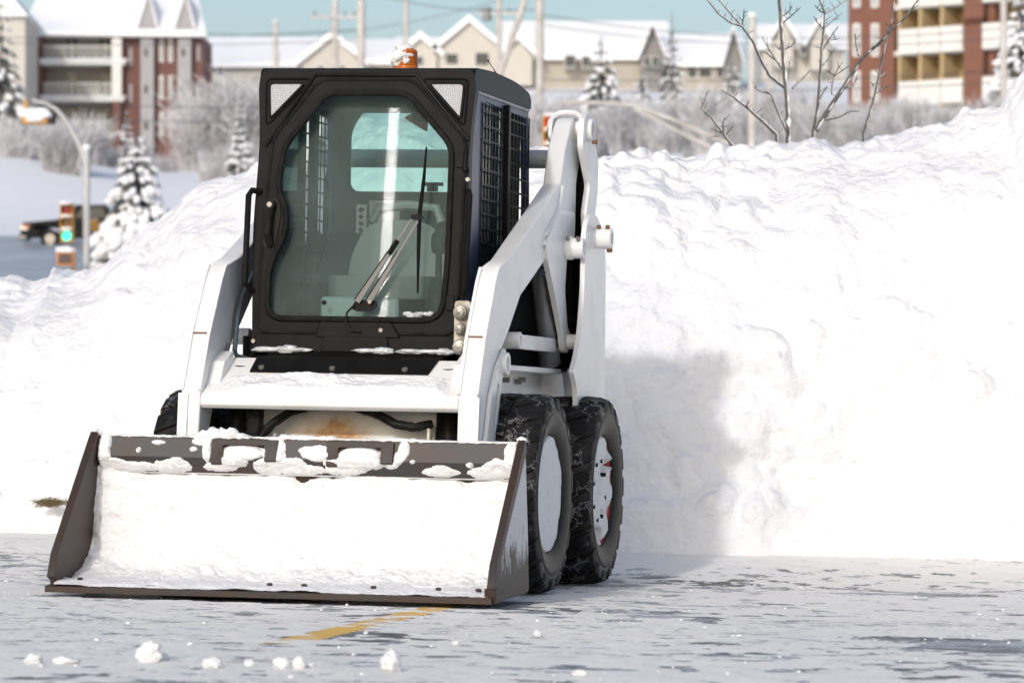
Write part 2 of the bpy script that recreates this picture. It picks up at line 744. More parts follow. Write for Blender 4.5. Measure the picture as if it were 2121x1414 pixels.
# yellow bay line painted on the asphalt
YEL = simple('yellow_road_paint', (.86, .50, .06), .6, c2=(.74, .46, .12), scale=12)
m = MB()
A, Bp = Vector((-.735, 13.25)), Vector((-.03, 17.6))
dv = (Bp - A).normalized()
nv = Vector((dv.y, -dv.x)) * .062
n = 40
vs, fs = [], []
for i in range(n + 1):
    p = A + (Bp - A) * (i / n)
    for s_ in (-1, 1):
        q = p + nv * s_ * (1 + .08 * noise.noise(Vector((i * .9, s_, 0))))
        vs.append((q.x, q.y, lot_z(q.x, q.y) + .0011))
for i in range(n):
    fs.append((2 * i, 2 * i + 1, 2 * i + 3, 2 * i + 2))
m.add(vs, fs)
tag(m.build('bay_line', YEL, recalc=False), kind='structure')

# street in the distance, beyond the snow bank
m, t, B, N, L = newmat('wet_street')
v = coords(N, L, (.25, 1, 1))
n1 = noise_tex(N, L, .9, 6, .6, v)
L.new(mixc(N, L, ramp(N, L, n1.outputs[0], [(.35, 0.0), (.65, 1.0)]).outputs[0], (.20, .20, .205), (.55, .55, .56)), B.inputs['Base Color'])
B.inputs['Roughness'].default_value = .35
STREET = m
grid('street', STREET, lin(-60, -9, 30), lin(118, 186, 34), lambda x, y: hill_z(x, y) + .12 + .25 * noise.noise(Vector((x * .08, y * .05, 0))))

# ------------------------------------------------------------------ the ploughed bank
CREST = [(-700, 560), (-200, 575), (0, 580), (23, 571), (72, 584), (104, 569), (114, 550), (157, 557), (208, 549), (235, 527), (265, 493), (318, 459), (369, 423), (392, 400), (420, 376),
         (480, 360), (540, 345), (640, 290), (740, 252), (800, 246), (890, 258), (1000, 285), (1110, 292), (1180, 305), (1260, 325), (1330, 310), (1400, 320), (1480, 308), (1560, 300),
         (1630, 282), (1690, 268), (1748, 286), (1787, 279), (1890, 258), (1967, 245), (1992, 228), (2050, 224), (2072, 228), (2085, 195), (2121, 146), (2250, 110), (2800, 140)]


def bank_base(x):
    return 21.75 - 1.35 * sstep(-2.3, 1.0, x)


def bank_pt(x, s):
    """s from 0 at the foot to 1 at the crest, up to 1.6 on the far slope"""
    yb = bank_base(x)
    dep = 1.55 + .5 * sstep(.5, -2, x)
    yc = yb + dep
    px = 1060.5 + x * FPX / yc
    top = CAM_H + (HOR - lerp_tab(CREST, px)) * yc / FPX
    z0 = lot_z(x, yb) - .02
    if s <= 1:
        y = yb + dep * (.34 * s + .66 * s ** 3.2)
        u = 1 - (1 - s) ** 1.25
        z = z0 + (top - z0) * u
    else:
        y = yc + (s - 1) * 4.0
        z = top - (s - 1) ** 1.5 * 3.4
    return Vector((x, y, z))


nx, nsn = 760, 300
m = MB()
vs = []
x0, x1 = -4.6, 5.0
for j in range(nsn + 1):
    s_ = 1.55 * j / nsn
    for i in range(nx + 1):
        x = x0 + (x1 - x0) * i / nx
        p = bank_pt(x, s_)
        q = Vector((p.x, p.y * .8, p.z))
        big = noise.fractal(q * 1.1 + Vector((4, 1, 7)), 1.0, 2.0, 3)
        patch = sstep(-.15, .35, noise.noise(q * 1.3 + Vector((9, 2, 5))))
        wq = q + noise.noise_vector(q * 5) * .05
        d1 = noise.voronoi(wq * 4.2)[0][0]
        lump = max(0, 1 - (d1 / .62) ** 2)
        fine = noise.fractal(q * 9, .9, 2.1, 4)
        d2 = 0
        if patch > .05:
            d2 = max(0, 1 - (noise.voronoi(wq * 10)[0][0] / .6) ** 2)
        foot = sstep(0, .12, s_)
        h = (.09 * big + .062 * lump * (.2 + .8 * patch) + .022 * d2 * patch + .016 * fine) * (.25 + .75 * foot)
        if s_ > .9:
            h *= .75
        nrm = Vector((0, -.85, .55 + .5 * max(0, s_ - .7))).normalized()
        if s_ > .8:
            h += .045 * max(0, 1 - (noise.voronoi(wq * 8.5)[0][0] / .55) ** 2) * sstep(.8, .95, s_) * (.4 + .6 * patch)
            h += (.05 * max(0, noise.noise(Vector((x * 7, s_ * 3, 2)))) + .03 * max(0, noise.noise(Vector((x * 19, s_ * 9, 5))))) * sstep(.85, 1, s_)
        vs.append(p + nrm * (h - .03))
n = nx + 1
fs = [(j * n + i, j * n + i + 1, (j + 1) * n + i + 1, (j + 1) * n + i) for j in range(nsn) for i in range(nx)]
m.add(vs, fs)
bank = m.build('snow_bank', SNOW, recalc=False, ang=180)
tag(bank, 'high lumpy bank of ploughed snow behind the loader', 'snow bank')

# loose snow lumps on the lot: photo pixel of the foot, radius in metres, look
LUMPS = [((312, 1371), .043, 'largest snow lump, left of the yellow line in the foreground', (1.05, .9, .95)),
         ((336, 1369), .022, 'small snow lump leaning on the largest lump', (1, 1, .8)),
         ((440, 1381), .026, 'ragged snow lump between the largest lump and the yellow line', (1.2, .9, .75)),
         ((516, 1377), .016, 'small lone snow lump left of the round pair', (1.1, .9, .8)),
         ((583, 1383), .028, 'round snow lump, left one of the touching foreground pair', (1, .9, .85)),
         ((619, 1384), .022, 'upright snow lump, right one of the touching foreground pair', (.85, .9, 1.1)),
         ((643, 1382), .014, 'tiny snow lump at the right end of the foreground pair', (1.1, 1, .8)),
         ((811, 1389), .036, 'tall snow lump in front of the yellow line', (.9, .85, 1.05)),
         ((1113, 1318), .018, 'single small snow lump right of the bucket in front', (1, .9, .85)),
         ((944, 1332), .011, 'tiny snow crumb right of the yellow line', (1.2, 1, .7)),
         ((1201, 1395), .020, 'flat snow lump near the bottom edge, right of centre', (1.3, 1, .5)),
         ((70, 1373), .028, 'low snow clod at the left edge of the foreground', (1.1, 1, .7)),
         ((134, 1373), .030, 'wide flat snow clod next to the left edge clod', (1.4, 1, .55))]
for k, ((px, py), r, lab, sz) in enumerate(LUMPS):
    Y = CAM_H * FPX / (py - HOR)
    for _ in range(4):
        X = (px - 1060.5) * Y / FPX
        Y = (CAM_H - lot_z(X, Y) - .004) * FPX / (py - HOR)
    r *= .86
    m = MB().blob((0, 0, r * sz[2] * .8), (r * sz[0], r * sz[1], r * sz[2]), seed=k + 3, amp=.38, sub=4, freq=1.5)
    o = m.build('snow_lump', SNOW_FINE, ang=180)
    o.location = (X, Y, lot_z(X, Y) + .001)
    tag(o, lab, 'snow lump', 'loose snow lumps on the lot')

random.seed(5)
m = MB()
ico = bmesh.new()
bmesh.ops.create_icosphere(ico, subdivisions=1, radius=1)
iv = [v.co.copy() for v in ico.verts]
jf = [tuple(v.index for v in f.verts) for f in ico.faces]
ico.free()
for k in range(1500):
    Y = random.uniform(11.5, 20.6)
    X = random.uniform(-.15, .15) * Y
    c = noise.noise(Vector((X * 1.2, Y * 1.5, 4)))
    if c < random.uniform(-.5, .35):
        continue
    r = .0018 + .009 * random.random() ** 6
    z = lot_z(X, Y) + max(0, crust_h(X, Y))
    m.add([(X + p.x * r * random.uniform(.7, 1.4), Y + p.y * r * random.uniform(.7, 1.3), z + p.z * r * random.uniform(.6, 1)) for p in iv], jf)
tag(m.build('snow_crumbs', SNOW_FINE, recalc=False, ang=180), 'crumbs of snow scattered over the scraped lot', 'snow crumbs', kind='stuff')


# ------------------------------------------------------------------ the skid-steer loader
# machine space: +x to its left (photo right), +y to its rear, z up, origin on the ground below the front axle
LX, LY = -.642, 17.59
root = empty('skid_steer_loader')
root.matrix_world = Matrix.Translation((LX, LY, -SLOPE * LX)) @ Matrix.Rotation(SLOPE, 4, 'Y') @ Matrix.Rotation(-R(12.5), 4, 'Z')
root_matrix = root.matrix_world.copy()
tag(root, 'white skid steer loader with black cab and lowered snow bucket on the lot', 'loader')


def yz(u, v, x):                      # side profile: u = y, v = z, extruded along x
    return (x, u, v)


def both(mb, name, mat, parent=None, **k):
    a = mb.build(name, mat, parent or root, **k)
    b = mb.mirror().build(name, mat, parent or root, **k)
    return a, b


# ---- wheels
TW, TR = .15, .42
prof = [(.116, .252), (.128, .259), (.131, .272), (.135, .278), (.140, .296), (.145, .318), (.148, .338), (.143, .345), (.1455, .352), (.143, .368), (.137, .376), (.139, .384), (.128, .394), (.10, .400), (.05, .403)]
ring = prof + [(0, .404)] + [(-a, r) for a, r in prof[::-1]]


def tyre_mesh():
    m = MB().lathe(ring, (0, 0, 0), (1, 0, 0), n=72, ring=True)
    body = m
    lug = MB()
    NL = 19
    for side in (-1, 1):
        for k in range(NL):
            a0 = 2 * math.pi * (k + (.5 if side > 0 else 0)) / NL
            rows = [(.004, .00, .40, .419), (.05, -.05, .40, .420), (.105, -.11, .397, .417), (.141, -.15, .380, .404), (.147, -.16, .362, .378)]
            hw = [.118, .128, .122, .112, .095]
            vs, fs = [], []
            for (ax, da, ri, ro), wd in zip(rows, hw):
                for (rr, sgn, kk) in ((ri - .01, -1, 1.1), (ro, -1, 1), (ro, 1, 1), (ri - .01, 1, 1.1)):
                    a = a0 + da + sgn * wd * kk
                    rj = rr + .0022 * noise.noise(Vector((k * 1.7, ax * 30, sgn * side)))
                    vs.append((side * ax, rj * math.cos(a), rj * math.sin(a)))
            for i in range(len(rows) - 1):
                for q in range(4):
                    fs.append((i * 4 + q, i * 4 + (q + 1) % 4, i * 4 + 4 + (q + 1) % 4, i * 4 + 4 + q))
            fs += [(0, 1, 2, 3), tuple(len(vs) - 4 + q for q in (3, 2, 1, 0))]
            lug.add(vs, fs)
    return body, lug


tb, tl = tyre_mesh()


def make_wheel(full, seed):
    wh = empty('wheel', parent=root)
    ty = tb.build('tyre', SIDEWALL, wh, ang=50)
    tl.build('tread_lugs', TYRE, wh, bevel=.004)
    MB().lathe([(.112, .247), (.120, .249), (.127, .258), (.123, .264), (.114, .260)], (0, 0, 0), (1, 0, 0), n=56, ring=True).build('rim_flange', SIDEWALL, wh)
    rim = MB().lathe([(.112, .250), (.09, .240), (.02, .215), (-.02, .20), (-.03, .12), (-.022, .07), (.0, .062), (.012, .05), (.012, 0)], (0, 0, 0), (1, 0, 0), n=56, cap0=False)
    rm = rim.build('rim', RED, wh)
    b = MB()
    for k in range(8):
        a = 2 * math.pi * k / 8 + .2
        c = Vector((-.022, .135 * math.cos(a), .135 * math.sin(a)))
        b.cyl(c, c + Vector((.136 if not full else .138, 0, 0)), .009 if not full else .006, n=6)
    b.build('lug_nuts', BLACK, rm)
    # packed snow in the dish of the rim
    s = MB()
    N_, M_ = 64, 22
    vs = [(0, 0, 0)]
    fs = []
    for j in range(1, M_ + 1):
        rr = .252 * j / M_
        for i in range(N_):
            a = 2 * math.pi * i / N_
            y, z = rr * math.cos(a), rr * math.sin(a)
            nn = noise.fractal(Vector((y * 9, z * 9, seed * 3.1)), .9, 2, 4)
            if full:
                x = .124 + .006 * nn - .008 * (1 - j / M_) - (.03 if j == M_ else 0)
            else:
                x = .100 + .018 * nn + .016 * (rr / .25) ** 2 - (.02 if j == M_ else 0)
                x -= .13 * sstep(.40, .58, noise.noise(Vector((y * 9, z * 9, seed + 9))) + .25 * sstep(-.05, -.15, z))
            vs.append((x, y, z))
    for i in range(N_):
        fs.append((0, 1 + i, 1 + (i + 1) % N_))
    for j in range(M_ - 1):
        for i in range(N_):
            a, b2 = 1 + j * N_ + i, 1 + j * N_ + (i + 1) % N_
            fs.append((a, a + N_, b2 + N_, b2))
    s.add(vs, fs)
    s.build('packed_snow', SNOW_FINE, wh, recalc=False, ang=180)
    return wh


wf = make_wheel(True, 1)
wr = make_wheel(False, 2)
for src, y in ((wf, 0), (wr, 1.147)):
    src.location = (.835 - TW, y, TR + .036)
    src.rotation_euler = (.35 if y else .1, 0, 0)
    c = copy_tree(src, root)
    c.location = (-(.835 - TW), y, TR + .036)
    c.rotation_euler = (.7, 0, math.pi)

# ---- chassis
m = MB()
m.prism([fillet([(-.31, .28), (-.31, .74), (-.12, .985), (1.62, .985), (1.74, .80), (1.74, .45), (1.55, .26)], .03)], yz, -.515, .515)
m.build('chassis', PAINT, root, bevel=.006)
m = MB()
m.prism([[(-.42, .42), (-.335, .80), (-.325, .80), (-.325, .42)]], yz, -.40, .40)
m.build('front_plate', STAINED, root, bevel=.004)
fl = MB()
fl.box((.517, .02, .972), (.615, 1.12, .995))
both(fl, 'fender_ledge', PAINT, bevel=.003)
for y, z in ((.38, .935), (.62, .93), (.70, .94)):
    both(MB().cyl((.516, y, z), (.545, y, z), .013, n=6), 'chassis_bolt', ZINC)
ax = MB()
for y in (0, 1.147):
    ax.cyl((.50, y, TR + .036), (.66, y, TR + .036), .09, n=20)
both(ax, 'axle_housing', HOLE)
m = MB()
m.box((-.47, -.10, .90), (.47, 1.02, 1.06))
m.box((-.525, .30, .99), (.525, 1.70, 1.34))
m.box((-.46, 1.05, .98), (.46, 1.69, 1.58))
m.build('engine_bay', HOLE, root, bevel=.01)  # solid black boxes put in for the dark void inside the bay
m = MB()
m.prism([fillet([(1.71, .50), (1.71, 1.50), (1.76, 1.58), (1.84, 1.50), (1.84, .50)], .03)], yz, -.60, .60)
m.build('tailgate', PAINT, root, bevel=.01)

# ---- lift arms
AX0, AX1 = .547, .628
arm = [(-.60, .655), (-.585, .86), (-.462, 1.10), (-.300, 1.325), (-.235, 1.392), (-.05, 1.432), (.975, 1.812), (1.055, 1.97), (1.16, 2.075), (1.24, 2.125), (1.33, 2.13), (1.40, 2.06), (1.395, 1.96),
       (1.315, 1.84), (1.315, 1.60), (1.16, 1.515), (.72, 1.478), (.19, 1.29), (-.005, 1.15), (-.17, 1.05), (-.31, .965), (-.36, .86), (-.47, .655)]
for sx in (1, -1):
    a = MB().prism([arm], yz, AX0, AX1)
    am = (a if sx > 0 else a.mirror()).build('lift_arm', PAINT, root, bevel=.007)

    def sub(mb, name, mat, **k):
        return (mb if sx > 0 else mb.mirror()).build(name, mat, am, **k)
    # welded edge flanges standing proud of the front face
    fl = MB()
    path = [(-.585, .86), (-.462, 1.10), (-.300, 1.325), (-.235, 1.392)]
    fo = [(y - .010, z + .004) for y, z in path] + [(y + .03, z - .012) for y, z in path[::-1]]
    fl.prism([fo], yz, AX1 - .010, AX1 + .004)
    fl.prism([fo], yz, AX0 - .004, AX0 + .010)
    fl.prism([[(-.612, .655), (-.597, .85), (-.56, .85), (-.57, .655)]], yz, AX0 + .050, AX1 + .010)
    sub(fl, 'edge_flange', PAINT, bevel=.003)
    sub(MB().box((AX0 - .001, -.470, 1.098), (AX1 + .0035, -.440, 1.104)), 'weld_seam', RUSTLINE)
    # pressed rib and elbow plate on the outer side
    rb = MB().tube([(AX1 + .002, .99, 1.80), (AX1 + .002, .90, 1.68), (AX1 + .002, .66, 1.575), (AX1 + .002, .63, 1.52), (AX1 + .002, .72, 1.48)], .012, n=8)
    sub(rb, 'pressed_rib', PAINT)
    # foot plate with its triangular window
    ft = MB().prism([[(-.50, .655), (-.415, .86), (-.30, .985), (-.17, 1.06), (-.14, 1.02), (-.22, .93), (-.33, .66)],
                     [(-.36, .80), (-.30, .92), (-.27, .90), (-.34, .72)]], yz, AX1 + .002, AX1 + .020)
    sub(ft, 'foot_plate', PAINT, bevel=.002)
    bs = MB().lathe([(0, .048), (.035, .048), (.035, .030), (.012, .030), (.012, 0)], (AX1 + .002, -.19, .995), (1, 0, 0), n=24)
    sub(bs, 'pivot_ring', PAINT, bevel=.002)
    # lug that carries the lift cylinder
    pr = MB().prism([fillet([(.62, 1.54), (.66, 1.468), (.765, 1.378), (1.01, 1.152), (1.065, 1.075), (1.115, 1.065), (1.19, 1.10), (1.19, 1.145), (1.115, 1.185), (1.045, 1.345), (1.075, 1.497), (1.235, 1.60), (1.235, 1.70), (.92, 1.70)], .02, 3)], yz, AX1 - .012, AX1 + .014)
    sub(pr, 'cylinder_lug', PAINT, bevel=.003)
    ho = MB().lathe([(.0, .046), (.085, .046), (.088, .043), (.088, .032), (.07, .032), (.07, 0)], (AX1 + .01, 1.05, 1.532), (1, 0, 0), n=28)
    ho.lathe([(.01, .052), (.035, .052)], (AX1 + .01, 1.05, 1.532), (1, 0, 0), n=28)
    sub(ho, 'cylinder_boss', PAINT)
    bo = MB()
    for dy, dx in ((-.035, .03), (-.035, .075)):
        bo.cyl((AX1 + dx, 1.05 + dy, 1.565), (AX1 + dx, 1.05 + dy - .012, 1.578), .009, n=8)
    sub(bo, 'set_screws', ZINC)
    lo = MB().lathe([(0, .034), (.05, .034), (.05, .022), (.035, .022), (.035, 0)], (AX1 + .01, 1.13, 1.118), (1, 0, 0), n=22)
    sub(lo, 'lower_boss', PAINT)
    tp = MB().lathe([(0, .052), (.20, .052), (.203, .048), (.203, .036), (.18, .036), (.18, 0)], (AX0 - .045, 1.30, 2.075), (1, 0, 0), n=28)
    sub(tp, 'top_pin', PAINT)
    tg = MB().cyl((AX0 + .165, 1.30, 2.012), (AX0 + .165, 1.30, 2.03), .013, n=8)
    sub(tg, 'grease_nipple', RUSTLINE)
    # rear link from the top pin to the tower
    lk = MB().prism([fillet([(1.18, 1.995), (1.20, 2.12), (1.27, 2.155), (1.36, 2.10), (1.545, 1.955), (1.537, 1.80), (1.46, 1.64), (1.32, 1.60), (1.29, 1.70), (1.365, 1.83), (1.23, 1.95)], .03, 4)], yz, .655, .682)
    (lk if sx > 0 else lk.mirror()).build('rear_link', PAINT, root, bevel=.004)
    lk = MB().prism([fillet([(1.16, 2.02), (1.19, 2.12), (1.26, 2.150), (1.36, 2.10), (1.42, 2.02), (1.30, 1.99)], .03, 4)], yz, .525, .540)
    lk.tube([(.53, 1.22, 2.125), (.56, 1.22, 2.145), (.60, 1.22, 2.150), (.64, 1.22, 2.145), (.668, 1.22, 2.125)], .012, n=6)
    (lk if sx > 0 else lk.mirror()).build('link_bridge', PAINT, root, bevel=.003)
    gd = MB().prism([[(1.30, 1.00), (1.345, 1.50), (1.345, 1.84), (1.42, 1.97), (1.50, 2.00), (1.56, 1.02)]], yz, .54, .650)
    (gd if sx > 0 else gd.mirror()).build('dark_gap_fill', HOLE, root)  # black slab put in for the dark void between arm and link
    # tower plate
    tw = MB().prism([fillet([(1.02, .66), (.955, .915), (.87, .982), (.95, 1.045), (1.03, 1.16), (1.085, 1.35), (1.085, 1.60), (1.14, 1.675), (1.25, 1.70), (1.38, 1.68), (1.50, 1.61), (1.56, 1.50), (1.60, .66)], [0, .03, .02, .06, .06, .1, .1, .05, .06, .06, .06, .06, 0], 5)], yz, .700, .722)
    tw.box((.60, 1.40, .915), (.70, 1.585, 1.40))
    (tw if sx > 0 else tw.mirror()).build('tower', PAINT, root, bevel=.004)
    tbs = MB().lathe([(0, .048), (.075, .048), (.08, .044), (.08, .030), (.06, .03), (.06, 0)], (.722, 1.29, 1.588), (1, 0, 0), n=28)
    (tbs if sx > 0 else tbs.mirror()).build('tower_boss', PAINT, root)
    tbd = MB().cyl((.79, 1.30, 1.53), (.79, 1.29, 1.55), .014, n=8)
    tbd.cyl((.745, 1.27, 1.63), (.745, 1.265, 1.645), .010, n=8)
    tbd.cyl((.785, 1.27, 1.63), (.785, 1.265, 1.645), .010, n=8)
    (tbd if sx > 0 else tbd.mirror()).build('tower_boss_bolts', RUSTLINE, root)
    # control link and cylinders behind the arm
    cl = MB().box((.575, .10, 1.068), (.605, 1.18, 1.130))
    cl.lathe([(-.04, .036), (.075, .036), (.078, .032), (.078, .022), (.06, .022), (.06, 0)], (.575, .10, 1.10), (1, 0, 0), n=22)
    (cl if sx > 0 else cl.mirror()).build('control_link', PAINT, root, bevel=.003)
    lc = MB().cyl((.565, .84, 1.46), (.565, 1.10, 1.02), .042, n=22)
    lc.cyl((.565, 1.06, 1.09), (.565, 1.10, 1.02), .05, n=22)
    (lc if sx > 0 else lc.mirror()).build('lift_cylinder', GREYMET if sx > 0 else PAINT, root)
    bc = MB().tube([(.60, 1.17, 1.52), (.60, 1.20, 1.42), (.60, 1.22, 1.24), (.60, 1.21, 1.13)], .040, n=16)
    (bc if sx > 0 else bc.mirror()).build('cylinder_guard', BLACK, root)
    hp = MB()
    for dx, dz in ((0, 0), (.018, .022)):
        hp.tube([(.58 + dx, .10, 1.24 + dz), (.58 + dx, .45, 1.385 + dz), (.58 + dx, .72, 1.47 + dz * .5)], .010, n=8)
    hp.cyl((.60, .70, 1.455), (.60, .78, 1.47), .022, n=8)
    hp.cyl((.60, .72, 1.41), (.60, .82, 1.43), .020, n=8)
    (hp if sx > 0 else hp.mirror()).build('hydraulic_pipes', TEALPIPE, root)

m = MB().cyl((-.56, 1.33, 1.945), (.56, 1.33, 1.945), .042, n=24)
m.build('rear_torque_tube', simple('grey_paint', (.42, .43, .45), .5), root)

# ---- front cross member between the arms
m = MB()
m.prism([[(-.275, 1.004), (-.555, .862), (-.578, .845), (-.588, .825), (-.586, .803), (-.572, .790), (-.545, .787), (-.44, .80), (-.255, .985)]], yz, -.546, .546)
m.build('cross_member', PAINT, root, bevel=.004)
for s_ in (1, -1):
    g = MB().prism([[(-.30, 1.03), (-.43, .985), (-.56, .80), (-.30, .93)]], yz, .490, .5465)
    (g if s_ > 0 else g.mirror()).build('gusset', PAINT, root, bevel=.003)


def slope(x, t, d):                      # a point on the sloping top of the cross member
    y, z = -.275 + (-.555 + .275) * t, 1.004 + (.862 - 1.004) * t
    return Vector((x, y - .452 * d, z + .892 * d))


m = MB()
m.prism([[(-.395, -.02), (.392, -.02), (.375, .46), (-.39, .46)]], lambda u, v, w_: slope(u, v, w_), .002, .008)
sp = m.build('step_strip', BLACK, root, bevel=.002)
for x in (-.345, -.04, .27):
    MB().cyl(slope(x, .37, .008), slope(x, .37, .018), .013, n=6).build('strip_bolt', ZINC, sp)
# snow lying on the slope
vs, fs = [], []
NX, NT = 220, 30
for j in range(NT + 1):
    for i in range(NX + 1):
        x = -.50 + 1.0 * i / NX
        t = .50 + .62 * j / NT
        e = min(1, (x + .50) / .18, (.50 - x) / .05) if True else 1
        n_ = noise.fractal(Vector((x * 7, t * 2.2, 2)), .9, 2, 4)
        edge = sstep(0, .25, (j / NT)) * sstep(1.0, .80 + .12 * noise.noise(Vector((x * 9, 3, 0))), j / NT)
        d = -.004 + (.030 + .016 * n_) * edge * max(0, e)
        p = slope(x, min(t, 1.0), d)
        if t > 1.0:
            k = (t - 1.0) / .12
            p = p + Vector((0, -.020 * min(1, k * 1.3), -.026 * k))
        vs.append(p)
n = NX + 1
fs = [(j * n + i, j * n + i + 1, (j + 1) * n + i + 1, (j + 1) * n + i) for j in range(NT) for i in range(NX)]
MB().add(vs, fs).build('clinging_snow', SNOW_FINE, root, recalc=False, ang=180)

# tilt cylinders and hoses below the cross member
for s_ in (1, -1):
    c = MB().cyl((.462, -.36, .56), (.445, -.30, .96), .056, n=24)
    c.cyl((.462, -.36, .60), (.462, -.37, .50), .066, n=24)
    (c if s_ > 0 else c.mirror()).build('tilt_cylinder', BLACK, root)
    c2 = MB().cyl((.492, .0, .98), (.492, .0, 1.10), .046, n=20)
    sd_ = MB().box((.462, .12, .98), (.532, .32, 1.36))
    (sd_ if s_ > 0 else sd_.mirror()).build('dark_side_fill', HOLE, root, bevel=.01)  # black block added to darken the gap between arm and cab
    (c2 if s_ > 0 else c2.mirror()).build('cylinder_head', BLACK, root)
hs = [[(-.36, -.46, .60), (-.345, -.47, .70), (-.35, -.44, .80)], [(-.33, -.47, .66), (-.27, -.46, .73), (-.20, -.44, .78), (-.14, -.40, .80)],
      [(.08, -.42, .80), (.18, -.46, .775), (.26, -.47, .735), (.34, -.47, .725), (.40, -.43, .74)]]
for k, h in enumerate(hs):
    pts = []
    for a, b in zip(h, h[1:]):
        for t in range(5):
            pts.append(Vector(a).lerp(Vector(b), t / 5))
    pts.append(Vector(h[-1]))
    rr = [(.036 if k == 0 else .019) * (1 + .22 * noise.noise(Vector((i * .9, k, 0)))) for i in range(len(pts))]
    MB().tube(pts, rr, n=10).build('hydraulic_hose', RUBBER, root)
MB().cyl((.395, -.46, .60), (.395, -.45, .72), .014, n=10).build('hose_fitting', ZINC, root)

# ---- bucket
bk = empty('bucket', parent=root)
BW = .895
side = [(-1.42, .055), (-1.435, .11), (-1.39, .20), (-.945, .655), (-.915, .680), (-.885, .678), (-.80, .30), (-.765, .085), (-.80, .070)]
for s_ in (1, -1):
    a = MB().prism([side], yz, BW - .016, BW)
    (a if s_ > 0 else a.mirror()).build('side_plate', STEEL_FROST if s_ > 0 else STEEL, bk, bevel=.002)
    wr_ = MB().prism([[(-1.445, .11), (-1.40, .205), (-.952, .662), (-.925, .684), (-.895, .640), (-1.355, .19), (-1.385, .09)]], yz, BW - .020, BW + .010)
    (wr_ if s_ > 0 else wr_.mirror()).build('side_cutter', STEEL, bk, bevel=.002)
    if s_ > 0:
        MB().prism([[(-1.43, .052), (-1.44, .11), (-1.36, .11), (-1.36, .056)]], yz, BW - .03, BW + .016).build('wear_shoe', STEEL, bk, bevel=.002)
sh = MB()
prof_b = [(-1.40, .056), (-.98, .075), (-.86, .10), (-.79, .17), (-.77, .28), (-.80, .42), (-.85, .53), (-.865, .53), (-.815, .42), (-.785, .28), (-.805, .18), (-.865, .12), (-.98, .095), (-1.40, .066)]
sh.prism([prof_b], yz, -BW + .016, BW - .016)
sh.build('shell', STEEL, bk)
ce = MB().prism([[(-1.46, .050), (-1.46, .074), (-1.25, .096), (-1.25, .068)]], yz, -BW - .012, BW + .004)
ce.build('cutting_edge', STEEL, bk, bevel=.002)
lip = MB().prism([[(-.905, .668), (-.935, .585), (-.885, .525), (-.855, .525), (-.875, .585), (-.875, .668)]], yz, -BW + .016, BW - .016)
lp = lip.build('top_lip', simple('grey_worn_steel', (.036, .036, .038), .5, .1, c2=(.055, .030, .020), scale=5, lo=.42, hi=.62), bk, bevel=.004)


def lipf(u, v, d):                        # front face of the lip, v = height
    y = -.905 + (.668 - v) / .083 * -.03 if v > .585 else -.935 + (.585 - v) / .06 * .05
    return Vector((u, y - d, v))


for x0_, x1_ in ((-.392, -.115), (.090, .366)):
    hk = MB()
    hk.prism([fillet([(x0_, .560), (x0_, .664), (x1_, .664), (x1_, .575), (x1_ - .05, .575), (x1_ - .05, .640), (x0_ + .05, .640), (x0_ + .05, .560)], .006, 3)], lambda u, v, w_: lipf(u, v, w_), -.002, .020)
    hk.build('hook_plate', STEEL, lp, bevel=.002)


# snow stuck to the lip: one continuous sheet that only stands proud inside the patches
PATCH = [(-.74, .545, .13, .022), (-.80, .552, .06, .026), (-.56, .550, .085, .030), (-.54, .558, .04, .03), (-.255, .610, .100, .034), (-.30, .575, .07, .026), (-.36, .552, .07, .022), (-.13, .60, .050, .080), (-.15, .56, .07, .04),
         (-.02, .545, .11, .026), (-.06, .565, .07, .03), (-.412, .625, .022, .06), (-.43, .655, .05, .02), (.05, .615, .065, .036), (.02, .625, .05, .02), (.225, .610, .105, .036), (.17, .575, .10, .034), (.16, .552, .09, .026), (.26, .58, .08, .03),
         (.405, .630, .026, .045), (.385, .60, .02, .03), (.355, .572, .034, .016), (.555, .548, .085, .020), (.56, .557, .05, .02), (.76, .548, .10, .026), (.80, .57, .07, .04), (.845, .61, .030, .08), (-.846, .60, .028, .10), (.445, .588, .012, .009),
         (-.62, .645, .034, .010), (.68, .578, .016, .012), (-.70, .612, .010, .012), (-.47, .62, .016, .010)]
vs = []
NX, NT = 520, 44
for j in range(NT + 1):
    z = .520 + .150 * j / NT
    for i in range(NX + 1):
        x = -.875 + 1.75 * i / NX
        k = 0
        for (cx_, cz_, rx_, rz_) in PATCH:
            d2_ = ((x - cx_) / rx_) ** 2 + ((z - cz_) / rz_) ** 2
            if d2_ < 3:
                k = max(k, 1.15 - d2_)
        n1_ = noise.fractal(Vector((x * 16, z * 16, 2)), .8, 2, 4)
        n2_ = noise.noise(Vector((x * 30, z * 34, 7)))
        t_ = k + .42 * n1_ - .12 if k > 0 else 0
        d = -.004 + .009 * sstep(.18, .75, t_) + .009 * sstep(.05, .16, t_) + (.003 * n2_ + .003 * n1_) * sstep(.2, .6, t_)
        if any(a_ - .004 < x < b_ + .004 for a_, b_ in ((-.392, -.342), (-.165, -.115), (.090, .140), (.316, .366))) and z > .57 and k < .95:
            d -= .004
        vs.append(lipf(x, z, d + (.010 * sstep(.35, .6, k) if z > .56 and (-.345 < x < -.16 or .137 < x < .32) else 0)))
n = NX + 1
fs = [(j * n + i, j * n + i + 1, (j + 1) * n + i + 1, (j + 1) * n + i) for j in range(NT) for i in range(NX)]
MB().add(vs, fs).build('snow_patches', SNOW_FINE, bk, recalc=False, ang=180)
sn = MB()
